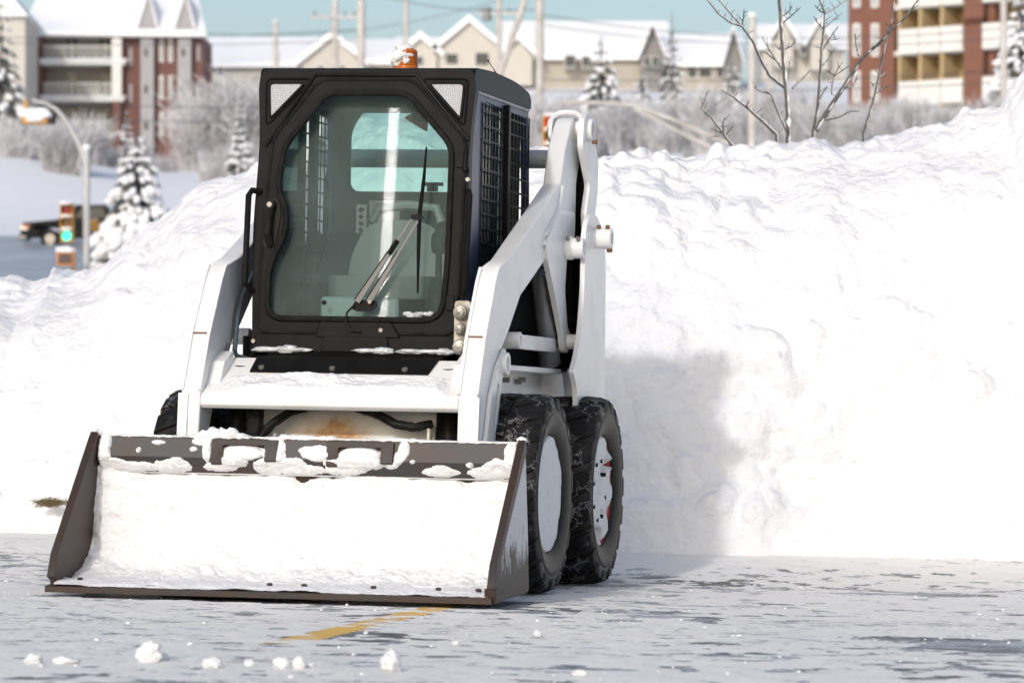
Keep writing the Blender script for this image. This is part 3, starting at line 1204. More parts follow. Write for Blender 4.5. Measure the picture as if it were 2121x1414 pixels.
for k in range(46):                        # ragged ridge of snow along the top of the lip
    x = -.85 + 1.70 * k / 45
    hgt = .006 + .012 * max(0, noise.noise(Vector((x * 4, 1, 7)))) + .020 * sstep(.12, .03, abs(x + .36)) + (.006 if -.1 < x < .1 else 0)
    c = MB().blob((x, -.888, .668 + hgt * .3), (.036, .020, hgt), seed=k, amp=.4, sub=3)
    sn.add(c.v, c.f)
for s_ in (-1, 1):
    c = MB().blob((s_ * .885, -.905, .682), (.020, .02, .014), seed=90 + s_, amp=.4, sub=3)
    sn.add(c.v, c.f)
sn.build('clinging_snow', SNOW_FINE, bk, ang=180)

# snow carried in the bucket: a thing of its own
path = [(-.865, .535), (-.885, .46), (-.90, .36), (-.925, .26), (-.965, .185), (-1.03, .140), (-1.12, .118), (-1.22, .102), (-1.30, .102), (-1.40, .090), (-1.440, .078)]
for _ in range(2):                          # soften the corners of the section
    new = [path[0]]
    for a, b in zip(path, path[1:]):
        new += [(a[0] * .75 + b[0] * .25, a[1] * .75 + b[1] * .25), (a[0] * .25 + b[0] * .75, a[1] * .25 + b[1] * .75)]
    path = new + [path[-1]]
dist = [0]
for a, b in zip(path, path[1:]):
    dist.append(dist[-1] + math.dist(a, b))
NT, NX = 110, 260
vs = []
for j in range(NT + 1):
    s_ = dist[-1] * j / NT
    k = 0
    while k < len(path) - 2 and dist[k + 1] < s_:
        k += 1
    u = (s_ - dist[k]) / (dist[k + 1] - dist[k])
    y = path[k][0] + (path[k + 1][0] - path[k][0]) * u
    z = path[k][1] + (path[k + 1][1] - path[k][1]) * u
    tx, tz = path[k + 1][0] - path[k][0], path[k + 1][1] - path[k][1]
    ll = math.hypot(tx, tz)
    ny, nz = tz / ll, -tx / ll
    for i in range(NX + 1):
        x = -.878 + 1.756 * i / NX
        q = Vector((x, y, z))
        big = noise.fractal(q * 4.2, 1, 2, 3)
        fin = noise.fractal(Vector((x * 14, y * 14, z * 20)), .9, 2.1, 5)
        h = .024 * big + .018 * fin
        k2 = sstep(1.05, 1.25, -y)
        h *= 1 - .72 * k2
        side_ = sstep(.16, 0, x + .878) + .6 * sstep(.10, 0, .878 - x)   # heaped against the cheeks
        bare = .010 * sstep(.30, .65, noise.noise(Vector((x * 5, y * 9, 6)))) * sstep(1.30, 1.36, -y)
        h += .030 * side_ * (1 - k2) - bare
        if -1.27 < y < -1.18:
            h -= .012 * sstep(.1, .5, noise.noise(Vector((x * 4.5, 0, 11))))
        vs.append((x, y + ny * h * 1.0, z + nz * h))
n = NX + 1
fs = [(j * n + i, j * n + i + 1, (j + 1) * n + i + 1, (j + 1) * n + i) for j in range(NT) for i in range(NX)]
o = MB().add(vs, fs).build('packed_snow', SNOW_FINE, recalc=False, ang=180)
o.matrix_world = root_matrix
tag(o, 'packed snow filling the inside of the loader bucket', 'snow')
for x in (-.80, -.02, .12, .40, .66, .82):
    MB().cyl((x, -1.34, .085), (x, -1.345, .104), .012, n=6).build('edge_bolt', STEEL, bk)


# ---- cab
LEAN = .112


def cf(x, z, d=0.0):                       # the leaning front of the cab; d = proud of it
    return Vector((x, -.181 + (z - 1.06) * LEAN - d, z))


def cfn(u, v, w_):
    return cf(u, v, w_)


cab = empty('cab', parent=root)
outer = fillet([(-.446, 1.03), (.446, 1.03), (.468, 1.55), (.456, 1.93), (.474, 2.16), (.462, 2.232), (-.462, 2.232), (-.474, 2.16), (-.456, 1.93), (-.468, 1.55)], [.02, .02, .1, .1, .03, .05, .05, .03, .1, .1], 5)
door_o = fillet([(-.428, 1.115), (.437, 1.115), (.443, 1.935), (.200, 2.188), (-.205, 2.188), (-.396, 1.935), (-.410, 1.75), (-.425, 1.40)], [.06, .06, .05, .05, .05, .05, .05, .05], 6)
door_i = fillet([(-.424, 1.119), (.433, 1.119), (.439, 1.933), (.198, 2.184), (-.203, 2.184), (-.392, 1.933), (-.406, 1.75), (-.421, 1.40)], [.06, .06, .05, .05, .05, .05, .05, .05], 6)
win = fillet([(-.386, 1.172), (.372, 1.172), (.387, 1.40), (.384, 1.905), (.182, 2.130), (-.168, 2.130), (-.345, 1.905), (-.366, 1.72), (-.322, 1.635), (-.322, 1.535), (-.374, 1.42), (-.388, 1.36)], [.075, .085, .1, .05, .05, .05, .05, .06, .05, .05, .05, .05], 6)
MB().prism([outer, door_o], cfn, -.055, .0).build('front_frame', BLACK, cab, bevel=.012, seg=3)
dr = MB().prism([door_i, win], cfn, -.05, .006).build('door', BLACK, cab, bevel=.006)


def loop_tube(loop, r, d, fn=cfn, n=8):
    return MB().tube([fn(u, v, d) for u, v in loop], r, n=n, closed=True)


loop_tube(win, .013, .010).build('window_seal', RUBBER, dr)
loop_tube(door_o, .008, .004).build('door_seal', RUBBER, dr)
# the pane sits a little deeper at its top than at its foot
NG = 28                                    # bulged and turned to place and narrow the sun's streak
vs = []
for j in range(NG + 1):
    for i in range(NG + 1):
        u, v = -.395 + .79 * i / NG, 1.165 + .972 * j / NG
        vs.append((u, cf(u, v).y + .018 + (v - 1.17) * .068 + u * .030 + u * u / 6, v))
fs = [(j * (NG + 1) + i, j * (NG + 1) + i + 1, (j + 1) * (NG + 1) + i + 1, (j + 1) * (NG + 1) + i) for j in range(NG) for i in range(NG)]
MB().add(vs, fs).build('pane', GLASS, dr, recalc=False, ang=180)
# moulded ridge round the upper door opening
rid = [(-.43, 1.90), (-.225, 2.207), (.215, 2.207), (.455, 1.93)]
MB().tube([cf(u, v, .002) for u, v in rid], .008, n=8).build('moulded_ridge', BLACK, cab)

for s_ in (-1, 1):                         # corner work lights
    tri = fillet([(s_ * .425, 2.172), (s_ * .270, 2.172), (s_ * .415, 2.018)], .022, 4)
    bez = fillet([(s_ * .441, 2.190), (s_ * .235, 2.190), (s_ * .432, 1.985)], .03, 4)
    ln = MB().prism([tri], cfn, -.004, .006).build('work_light', LENS, cab, bevel=.003)
    loop_tube(tri, .006, .005).build('bezel', RUBBER, ln)
    loop_tube(bez, .005, .001).build('bezel_rim', BLACK, ln)

# sill panel below the door
m = MB().prism([[(-.444, 1.030), (-.43, 1.108), (.43, 1.108), (.444, 1.030)]], cfn, -.02, .010)
m.prism([[(-.145, 1.036), (-.13, 1.100), (.145, 1.100), (.155, 1.036)]], cfn, .010, .018)
m.prism([[(-.17, 1.098), (-.15, 1.160), (.16, 1.160), (.20, 1.098)]], cfn, .000, .020)
m.build('sill_panel', BLACK, cab, bevel=.004)
for x, z in ((-.436, 1.075), (.115, 1.128)):
    MB().cyl(cf(x, z, .005), cf(x, z, .022), .0095, n=6).build('sill_bolt', ZINC, cab)
m = MB().prism([[(-.36, 1.006), (-.36, 1.030), (.40, 1.030), (.40, 1.006)]], cfn, .0, .05)
m.build('hinge_shaft', HOLE, cab)
ic = MB()
for k, (x, sx, hh) in enumerate([(-.36, .07, .012), (-.28, .05, .020), (-.22, .05, .009), (.06, .05, .010), (.14, .045, .016), (.12, .05, .012), (.26, .07, .010), (.34, .06, .010), (.40, .04, .014)]):
    c = MB().blob((x, -.225, 1.040), (sx, .022, hh), seed=k + 40, amp=.4, sub=3, freq=2.2)
    ic.add(c.v, c.f)
ICE = simple('ice', (.62, .65, .67), .3, c2=(.35, .37, .38), scale=18)
ic.build('ice_crust', ICE, cab, ang=180)
ic = MB()
for k in range(24):
    random.seed(k)
    c = MB().blob(cf(random.uniform(.20, .33), 1.185 + .018 * random.random(), .004), (.012, .006, .008), seed=k, amp=.8, sub=1)
    ic.add(c.v, c.f)
ic.build('ice_in_corner', ICE, dr, smooth=False)

# door furniture
hd = MB().prism([fillet([(-.418, 1.470), (-.418, 1.68), (-.352, 1.68), (-.345, 1.60), (-.365, 1.47)], .03, 4)], cfn, -.02, .012)
hd.tube([cf(-.385, 1.64, .012), cf(-.392, 1.60, .04), cf(-.392, 1.53, .045), cf(-.385, 1.485, .012)], .017, n=10)
h = hd.build('door_handle', RUBBER, dr, bevel=.004)
lk = MB().cyl(cf(-.387, 1.652, .01), cf(-.387, 1.652, .045), .021, n=18)
l_ = lk.build('lock_housing', RUBBER, h)
MB().cyl(cf(-.387, 1.652, .045), cf(-.387, 1.652, .050), .011, n=16).build('key_lock', ZINC, h)
for z, x in ((1.845, .447), (1.245, .434)):
    g = MB().prism([fillet([(x - .045, z - .03), (x - .045, z + .03), (x + .012, z + .03), (x + .012, z - .03)], .006, 2)], cfn, .0, .016)
    g.cyl(cf(x, z - .045, .016), cf(x, z + .03, .016), .013, n=12)
    g.build('door_hinge', BLACK, dr, bevel=.002)
MB().cyl(cf(.459, 1.765, .0), cf(.459, 1.765, .018), .009, n=12).build('hinge_bolt', ZINC, cab)
for s_, pts in ((-1, [(-.442, 1.708, .0), (-.470, 1.712, .035), (-.482, 1.690, .04), (-.480, 1.50, .045), (-.478, 1.32, .045), (-.455, 1.285, .0)]),
                (1, [(.462, 1.715, .0), (.478, 1.700, .045), (.478, 1.50, .05), (.476, 1.36, .05), (.460, 1.28, .0)])):
    MB().tube([cf(x, z, d) for x, z, d in pts], .0135, n=10).build('grab_rail', BLACK, cab)

# wiper: pivot plate, twin arms, blade
pv = MB().prism([fillet([(-.015, 1.215), (.0, 1.255), (.085, 1.255), (.10, 1.225), (.06, 1.205), (.01, 1.205)], .018, 4)], cfn, .010, .022)
wp = empty('wiper', parent=cab)
pv.build('pivot_plate', BLACK, wp)
for (x0_, z0_, x1_, z1_) in ((.012, 1.245, .238, 1.607), (.062, 1.245, .268, 1.604)):
    p0, p1 = Vector((x0_, z0_)), Vector((x1_, z1_))
    d_ = (p1 - p0).normalized()
    nn = Vector((d_.y, -d_.x))
    pm = p0.lerp(p1, .58)
    a = MB().prism([[p0 + nn * .012, p0 - nn * .012, pm - nn * .006, pm + nn * .006]], cfn, .030, .038)
    a.prism([[pm + nn * .0045, pm - nn * .0045, p1 - nn * .0045, p1 + nn * .0045]], cfn, .032, .037)
    a.build('wiper_arm', simple('dull_silver', (.12, .115, .11), .5, .2), wp)
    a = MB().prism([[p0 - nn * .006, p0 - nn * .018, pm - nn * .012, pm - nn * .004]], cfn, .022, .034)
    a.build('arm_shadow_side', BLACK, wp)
p0, p1 = Vector((.012, 1.245)), Vector((.238, 1.607))
d_ = (p1 - p0).normalized()
MB().cyl(cf(*(p0.lerp(p1, .56)), .036), cf(*(p0.lerp(p1, .72)), .036), .011, n=8).build('spring_cover', BLACK, wp)
bd = MB().tube([cf(.277, 1.900, .022), cf(.272, 1.75, .024), cf(.262, 1.61, .030), cf(.264, 1.45, .024), cf(.268, 1.285, .022)], [.004, .008, .010, .008, .004], n=6)
bd.prism([fillet([(.225, 1.598), (.232, 1.616), (.274, 1.614), (.282, 1.598), (.25, 1.592)], .005, 2)], cfn, .028, .042)
bd.build('blade', BLACK, wp)
MB().tube([cf(.0, 1.235, .025), cf(-.03, 1.20, .035), cf(-.035, 1.16, .03), cf(-.01, 1.125, .03), (.03, -.205, 1.120)], .005, n=6).build('washer_hose', RUBBER, wp)
for z in (1.245,):
    MB().cyl(cf(.068, z, .03), cf(.068, z, .044), .008, n=8).build('pivot_nut', ZINC, wp)

# side walls with openings, closed by steel mesh
wall = [(-.145, 1.03), (-.020, 2.19), (1.05, 2.17), (1.115, 1.70), (1.06, 1.06), (1.02, 1.03)]
opn = fillet([(.135, 1.16), (.175, 2.115), (1.005, 2.10), (1.06, 1.72), (1.02, 1.16)], .03, 3)
for s_ in (1, -1):
    a = MB().prism([wall, opn], yz, .430, .458)
    wl = (a if s_ > 0 else a.mirror()).build('side_wall', NAVY, cab, bevel=.004)
    for y0_, y1_ in ((.130, .555), (.605, 1.055)):
        sc_ = MB()
        nyb = 7
        for k in range(nyb + 1):
            yb = y0_ + (y1_ - y0_) * k / nyb
            t0, t1 = yb + (.03 if y0_ < .2 else -.005), yb
            sc_.add(*((lambda q: (q.v, q.f))(MB().prism([[(yb + .01, 1.16), (yb - .001 + .01, 1.16), (yb + .018, 2.11), (yb + .027, 2.11)] if False else [(yb - .005, 1.16), (yb + .005, 1.16), (yb + .005, 2.108), (yb - .005, 2.108)]], yz, .4600, .4640))))
        z = 1.20
        while z < 2.12:
            sc_.box((.4597, y0_, z - .004), (.4637, y1_, z + .004))
            z += .0625
        (sc_ if s_ > 0 else sc_.mirror()).build('window_mesh', BLACK, wl, smooth=False)
    md = MB().box((.457, .560, 1.12), (.480, .600, 2.13))
    (md if s_ > 0 else md.mirror()).build('mesh_post', BLACK, wl, bevel=.006)
    ps = MB().prism([[(.16, 1.16), (.20, 2.10), (.58, 2.10), (.58, 1.16)]], yz, .436, .440)
    (ps if s_ > 0 else ps.mirror()).build('side_pane', GLASS2, wl, smooth=False)
    gt = MB().box((.455, -.01, 2.135), (.466, 1.04, 2.150))
    (gt if s_ > 0 else gt.mirror()).build('roof_gutter', GREYMET, wl, bevel=.003)
# roof
rf = MB().prism([fillet([(-.048, 2.150), (-.055, 2.215), (-.02, 2.240), (.30, 2.252), (.75, 2.245), (1.02, 2.218), (1.065, 2.185), (1.06, 2.150)], [.0, .03, .03, .1, .1, .04, .03, 0], 4)], yz, -.468, .468)
rfo = rf.build('roof', BLACK, cab, bevel=.028, seg=4)
for x in (-.28, -.19, -.06, .24, .34):
    MB().cyl((x, .25, 2.245), (x, .25, 2.260), .022, n=10).build('roof_bolt', BLACK, rfo)
# beacon
BX, BY, BZ = .075, .32, 2.250
be = MB().lathe([(0, .062), (.018, .062), (.020, .056)], (BX, BY, BZ), (0, 0, 1), n=28)
beo = be.build('beacon', AMBER, cab)
d = [(.020, .052)]
for k in range(9):
    d += [(.024 + k * .008, .053 - .0004 * k), (.028 + k * .008, .050 - .0004 * k)]
d += [(.098, .044), (.104, .03), (.106, 0)]
MB().lathe(d, (BX, BY, BZ), (0, 0, 1), n=28).build('beacon_dome', AMBER, beo, ang=60)
sn = MB().blob((BX - .012, BY - .030, BZ + .062), (.046, .036, .036), seed=4, amp=.5, sub=4)
c = MB().blob((BX - .008, BY - .005, BZ + .103), (.040, .045, .018), seed=6, amp=.4, sub=3)
sn.add(c.v, c.f)
sn.build('clinging_snow', SNOW_FINE, beo, ang=180)
an = MB().tube([(.40, .72, 2.232), (.395, .72, 2.260), (.370, .72, 2.300), (.345, .72, 2.335)], [.010, .006, .0018, .0016], n=6)
an.blob((.345, .72, 2.336), (.005, .005, .005), amp=0, sub=1)
an.build('antenna', BLACK, rfo)
# back wall with its window
rw = fillet([(-.345, 1.775), (.345, 1.775), (.345, 2.05), (.27, 2.165), (-.27, 2.165), (-.345, 2.05)], .05, 5)
bw = MB().prism([[(-.43, 1.03), (.43, 1.03), (.43, 2.19), (-.43, 2.19)], rw], lambda u, v, w_: (u, w_, v), .985, 1.02)
bwo = bw.build('back_wall', DARKIN, cab, bevel=.004)
MB().prism([rw], lambda u, v, w_: (u, w_, v), 1.000, 1.004).build('rear_pane', GLASS2, bwo, smooth=False)
tr_ = fillet([(-.100, 2.105), (.010, 2.165), (.012, 2.040)], .012, 3)
td = MB().prism([tr_], lambda u, v, w_: (u, w_, v), .990, .993).build('warning_decal', ORANGE, bwo, smooth=False)
pr_ = MB()
for k, (x, z, a_, b_) in enumerate([(-.045, 2.112, .012, .018), (-.025, 2.10, .014, .010), (-.012, 2.118, .008, .014), (-.004, 2.095, .010, .012)]):
    c = MB().blob((x, .9895, z), (a_, .0008, b_), seed=k, amp=.7, sub=2)
    pr_.add(c.v, c.f)
pr_.build('decal_print', PRINT, td)
m = MB().box((-.02 + .04, .955, 1.775), (.03 + .04, .975, 1.800))
m.box((-.045 + .04, .955, 1.800), (.055 + .04, .975, 1.816))
m.build('window_latch', BLACK, bwo, bevel=.003)
m = MB().box((-.43, -.10, 1.03), (.43, .985, 1.06))
m.prism([[(.45, 1.06), (.40, 1.30), (.70, 1.33), (.985, 1.60), (.985, 1.06)]], yz, -.43, .43)
m.build('cab_floor', DARKIN, cab, bevel=.01)
hl = MB().box((-.425, -.03, 2.125), (.425, .985, 2.148))
hl.build('headliner', DARKIN, cab)
for s_ in (1, -1):
    p = MB().prism([[(.02, 1.06), (.10, 1.06), (.14, 2.13), (.06, 2.13)]], yz, .405, .428)
    p.prism([[(.58, 1.06), (.66, 1.06), (.66, 2.13), (.58, 2.13)]], yz, .395, .428)
    (p if s_ > 0 else p.mirror()).build('inner_post', DARKIN, cab, bevel=.015)
# seat, levers, papers
st = empty('seat', parent=cab)
bkp = fillet([(-.235, 1.26), (-.215, 1.47), (-.155, 1.60), (-.06, 1.628), (.06, 1.628), (.155, 1.60), (.215, 1.47), (.235, 1.26)], .05, 5)
MB().prism([bkp], lambda u, v, w_: (u, w_ + (v - 1.3) * .12, v), .53, .64).build('backrest', SEATM, st, bevel=.035, seg=4)
MB().prism([fillet([(-.23, .20), (.23, .20), (.24, .60), (-.24, .60)], .05, 4)], lambda u, v, w_: (u, v, w_), 1.27, 1.37).build('cushion', SEATM, st, bevel=.035, seg=4)
hr = MB().tube([(-.16, .68, 1.62), (-.13, .70, 1.685), (.0, .70, 1.70), (.13, .70, 1.685), (.16, .68, 1.62)], .022, n=10)
hr.build('head_restraint', simple('pale_grey_plastic', (.24, .26, .26), .5), st)
for s_ in (1, -1):
    j = MB().lathe([(0, .055), (.03, .050), (.06, .055), (.09, .045), (.11, .03), (.13, .016), (.26, .014), (.27, .03), (.30, .036), (.34, .034), (.36, .02), (.365, 0)], (s_ * .275, .16, 1.20), (0, 0, 1), n=18)
    j.build('joystick', RUBBER, cab)
m = MB().box((-.18, -.08, 1.10), (.16, -.05, 1.27))
m.build('foot_panel', simple('grey_panel', (.20, .23, .23), .5), cab, bevel=.02)
pc = MB().box((-.245, .972, 1.51), (-.105, .980, 1.735))
pco = pc.build('operator_card', PAPER, bwo, smooth=False)
m = MB()
for k in range(17):
    m.tube([(-.240 + k * .008, .970, 1.730), (-.240 + k * .008, .966, 1.745), (-.240 + k * .008, .978, 1.748)], .0016, n=4)
m.build('spiral_binding', ZINC, pco)
MB().box((-.240, .969, 1.612), (-.120, .971, 1.632)).build('orange_band', ORANGE, pco)
m = MB()
for k in range(11):
    z = 1.72 - k * .009 if k < 6 else 1.60 - (k - 6) * .014
    m.box((-.235, .9695, z), (-.235 + .105 - .02 * (k % 3), .9712, z + .0028))
m.build('text_lines', PRINT, pco)
lb = MB().box((-.305, .972, 1.57), (-.258, .980, 1.715)).build('instruction_label', PAPER, bwo, smooth=False)
m = MB()
for k in range(4):
    c = MB().blob((-.282, .9705, 1.60 + k * .030), (.012, .001, .010), seed=k + 5, amp=.8, sub=2)
    m.add(c.v, c.f)
m.build('label_print', PRINT, lb)

# hydraulic couplers on the right of the cab foot (photo right)
cb = MB().prism([fillet([(.440, 1.03), (.440, 1.255), (.512, 1.255), (.508, 1.03)], .02, 3)], lambda u, v, w_: (u, w_, v), -.235, -.225)
cbo = cb.build('coupler_bracket', ZINC, root, bevel=.002)
for z, r_ in ((1.205, .034), (1.135, .026), (1.062, .034)):
    q = MB().lathe([(0, r_), (.02, r_), (.024, r_ * .8), (.045, r_ * .8), (.047, r_ * .62), (.065, r_ * .62), (.067, r_ * .3), (.070, 0)], (.474, -.236, z), (0, -1, 0), n=22)
    q.build('hydraulic_coupler', ZINC, cbo)
MB().cyl((.50, -.20, .96), (.50, -.20, 1.03), .04, n=16).build('coupler_base', RUBBER, root)

# steel pipes and hoses inside the other arm (photo left)
for k, pts in enumerate([[(-.42, -.26, .992), (-.50, -.22, 1.01), (-.522, -.18, 1.03), (-.524, -.14, 1.18), (-.520, -.10, 1.26), (-.490, .02, 1.40), (-.47, .10, 1.37), (-.47, .2, 1.33)],
                         [(-.42, -.28, .984), (-.528, -.30, .986), (-.535, -.22, 1.06)]]):
    MB().tube(pts, .011 if k == 0 else .008, n=10).build('steel_pipe', TEALPIPE if k == 0 else ZINC, root)
m = MB()
for k in range(4):
    m.tube([(-.515 + .004 * k, .05, 1.36 - .018 * k), (-.485, .02, 1.335 - .02 * k), (-.45, .03, 1.30 - .02 * k)], .011, n=8)
m.build('hose_bundle', RUBBER, root)
MB().cyl(cf(-.145, 1.242, -.02), cf(-.145, 1.242, -.01), .010, n=12).build('glass_plug', RUBBER, dr)


# ------------------------------------------------------------------ background
BRICK = simple('red_brick', (.165, .080, .068), .85, c2=(.14, .068, .058), scale=1.5)
BRICK2 = simple('orange_brick', (.21, .092, .062), .85, c2=(.18, .08, .054), scale=1.5)
CONC = simple('grey_render', (.36, .36, .37), .8, scale=1)
CREAM = simple('cream_siding', (.54, .515, .465), .8, scale=1, var=.08)
BEIGE = simple('beige_siding', (.42, .39, .34), .8, scale=1, var=.1)
GREYSIDE = simple('grey_siding', (.27, .26, .25), .8, scale=1, var=.1)
TAN = simple('tan_render', (.50, .38, .21), .8, scale=1, var=.06)
OFFW = simple('off_white_panel', (.70, .70, .67), .7, scale=1, var=.06)
DGLASS = simple('dark_window', (.04, .05, .06), .12, scale=1)
WOODP = simple('snowy_pole', (.60, .585, .56), .8, c2=(.40, .36, .32), scale=2)
WIREM = simple('wire', (.10, .10, .11), .6)
BARK = simple('bark', (.065, .058, .052), .85, c2=(.16, .15, .145), scale=30, bmp=.3)
TWIG = simple('frosted_twig', (.36, .345, .34), .85, c2=(.50, .49, .49), scale=1.2)
FROST = simple('hoar_frost', (.60, .60, .62), .8, c2=(.74, .74, .76), scale=1)
NEEDLE = simple('spruce_needles', (.06, .068, .06), .85, c2=(.13, .135, .13), scale=2)
YSIG = simple('signal_yellow', (.55, .27, .04), .5, scale=3)
BLK2 = simple('signal_black', (.02, .02, .02), .5)
POLEM = simple('galvanised_pole', (.50, .50, .50), .5, .2, scale=3)


def emit(name, c, s):
    m, t, B, N, L = newmat(name)
    B.inputs['Base Color'].default_value = (*c, 1)
    B.inputs['Emission Color'].default_value = (*c, 1)
    B.inputs['Emission Strength'].default_value = s
    B.inputs['Roughness'].default_value = .3
    return m


GREEN_ON = emit('lit_green_lens', (.06, .80, .55), 1.1)
RED_ON = emit('lit_red_lens', (.60, .03, .01), .45)
RED_OFF = simple('dull_red_lens', (.25, .015, .012), .3)
AMB_OFF = simple('dull_amber_lens', (.16, .09, .03), .3)


def wbox(name, mat, parent, x0, x1, y0, y1, z0, z1, bevel=0):
    return MB().box((x0, y0, z0), (x1, y1, z1)).build(name, mat, parent, bevel=bevel, smooth=False)


# ---- left brick apartment block; local metres, x along the street, facade at y = 0
YB = 311.0
SB = FPX / YB
org = at(58, 380, YB)
ap = empty('apartment_block', (org.x, org.y, org.z))
tag(ap, 'red brick apartment block with white balconies and snowy roof at upper left', 'building')


def bx(px):
    return (px - 58) / SB


def bz(py):
    return (380 - py) / SB


wbox('wall', BRICK, ap, 0, bx(90), 0, 9, -6, bz(64))
wbox('wall', BRICK, ap, bx(236), bx(421), 0, 9, -6, bz(72))
wbox('recess_wall', BEIGE, ap, bx(90), bx(236), 2.0, 9, -6, bz(64))
for k, (py0, py1) in enumerate(((136, 128), (212, 204), (288, 280))):
    s1 = bx(262) if k == 0 else bx(258)
    bal = wbox('balcony_slab', OFFW, ap, bx(86), s1, -.9, 2.0, bz(py0), bz(py1))
    sn = MB()
    for i in range(14):
        x = bx(90) + (s1 - bx(90)) * (i + .5) / 14
        c = MB().blob((x, -.8, bz(py1) + .06), (.45, .25, .12), seed=i + 10 * k, amp=.4, sub=2)
        sn.add(c.v, c.f)
    sn.build('lying_snow', SNOW_FAR, bal)
    rl = MB()
    n_ = 34
    for i in range(n_ + 1):
        x = bx(94) + (bx(240) - bx(94)) * i / n_
        rl.box((x - .02, -.85, bz(py1)), (x + .02, -.80, bz(py1) + 1.05))
    rl.box((bx(92), -.87, bz(py1) + 1.02), (bx(244), -.78, bz(py1) + 1.10))
    rl.build('railing', OFFW, bal, smooth=False)
    for wx in (132, 202):
        wf_ = wbox('window', DGLASS, ap, bx(wx), bx(wx + 22), 1.93, 2.02, bz(py1) + .35, bz(py1) + 2.1)
        wbox('frame', OFFW, wf_, bx(wx + 10), bx(wx + 12), 1.88, 1.95, bz(py1) + .35, bz(py1) + 2.1)
wbox('column', OFFW, ap, bx(234), bx(254), -.95, -.35, bz(204), bz(72))
wbox('column', BRICK, ap, bx(236), bx(252), -.95, -.35, -6, bz(212))
for px in (293, 370):
    pl = wbox('pilaster', CONC, ap, bx(px), bx(px + 27), -.8, 0, -6, bz(68))
    for py in (110, 186, 262, 335):
        wbox('small_window', DGLASS, pl, bx(px + 8), bx(px + 15), -.85, -.78, bz(py + 9), bz(py - 7))
    g = MB().prism([[(bx(px - 5), bz(60)), (bx(px + 33), bz(60)), (bx(px + 17), bz(-8))]], lambda u, v, w_: (u, w_, v), -.9, -.2)
    g.build('gable', CONC, ap, smooth=False)
    g = MB()
    for a, b in ((px - 9, px + 17), (px + 37, px + 17)):
        g.prism([[(bx(a), bz(60)), (bx(b), bz(-14)), (bx(b), bz(-8)), (bx(a + (4 if a < b else -4)), bz(60))]], lambda u, v, w_: (u, w_, v), -1.1, 4)
    g.build('gable_roof', SNOW_FAR, ap, smooth=False)
for px in (330, 349):
    for py in (105, 182, 258):
        wf_ = wbox('window', OFFW, ap, bx(px), bx(px + 9), -.12, 0, bz(py + 24), bz(py - 25))
        wbox('pane', CONC, wf_, bx(px + 2.5), bx(px + 6.5), -.16, -.11, bz(py + 20), bz(py - 21))
for px, py in ((408, 110), (408, 190), (268, 120), (268, 195)):
    wbox('window', CONC, ap, bx(px), bx(px + 6), -.10, 0, bz(py + 18), bz(py - 20))
rf = MB()
e0, e1, ez = bx(48), bx(430), bz(66)
rf.add([(e0, -1.3, ez), (e1, -1.3, ez - .2), (e1 - 1, 12, ez), (e0, 12, ez), (e0 + 1.5, 5.5, ez + 5.5), (bx(392), 5.5, ez + 4.2), (e0, -1.3, ez - .35), (e1, -1.3, ez - .5), (e1 - 1, 12, ez - .4), (e0, 12, ez - .4)],
       [(0, 1, 5, 4), (1, 2, 5), (2, 3, 4, 5), (3, 0, 4), (0, 6, 7, 1), (1, 7, 8, 2), (2, 8, 9, 3), (3, 9, 6, 0), (6, 9, 8, 7)])
rf.build('roof', SNOW_FAR, ap, smooth=False)

# ---- pale block at the left edge
YC = 300.0
o_ = at(-90, 260, YC)
pb = empty('pale_block', (o_.x, o_.y, o_.z))
tag(pb, 'pale rendered building at the left edge beside the brick block', 'building')
S_ = FPX / YC
wbox('wall', CREAM, pb, 0, 142 / S_, 0, 8, -5, 225 / S_)
for k in range(3):
    wbox('window', DGLASS, pb, (20 + 36 * k) / S_, (36 + 36 * k) / S_, -.08, .02, 90 / S_, 125 / S_)
MB().prism([[(-.5, 225 / S_), (150 / S_, 225 / S_), (70 / S_, 320 / S_)]], lambda u, v, w_: (u, w_, v), -.6, 9).build('roof', SNOW_FAR, pb, smooth=False)


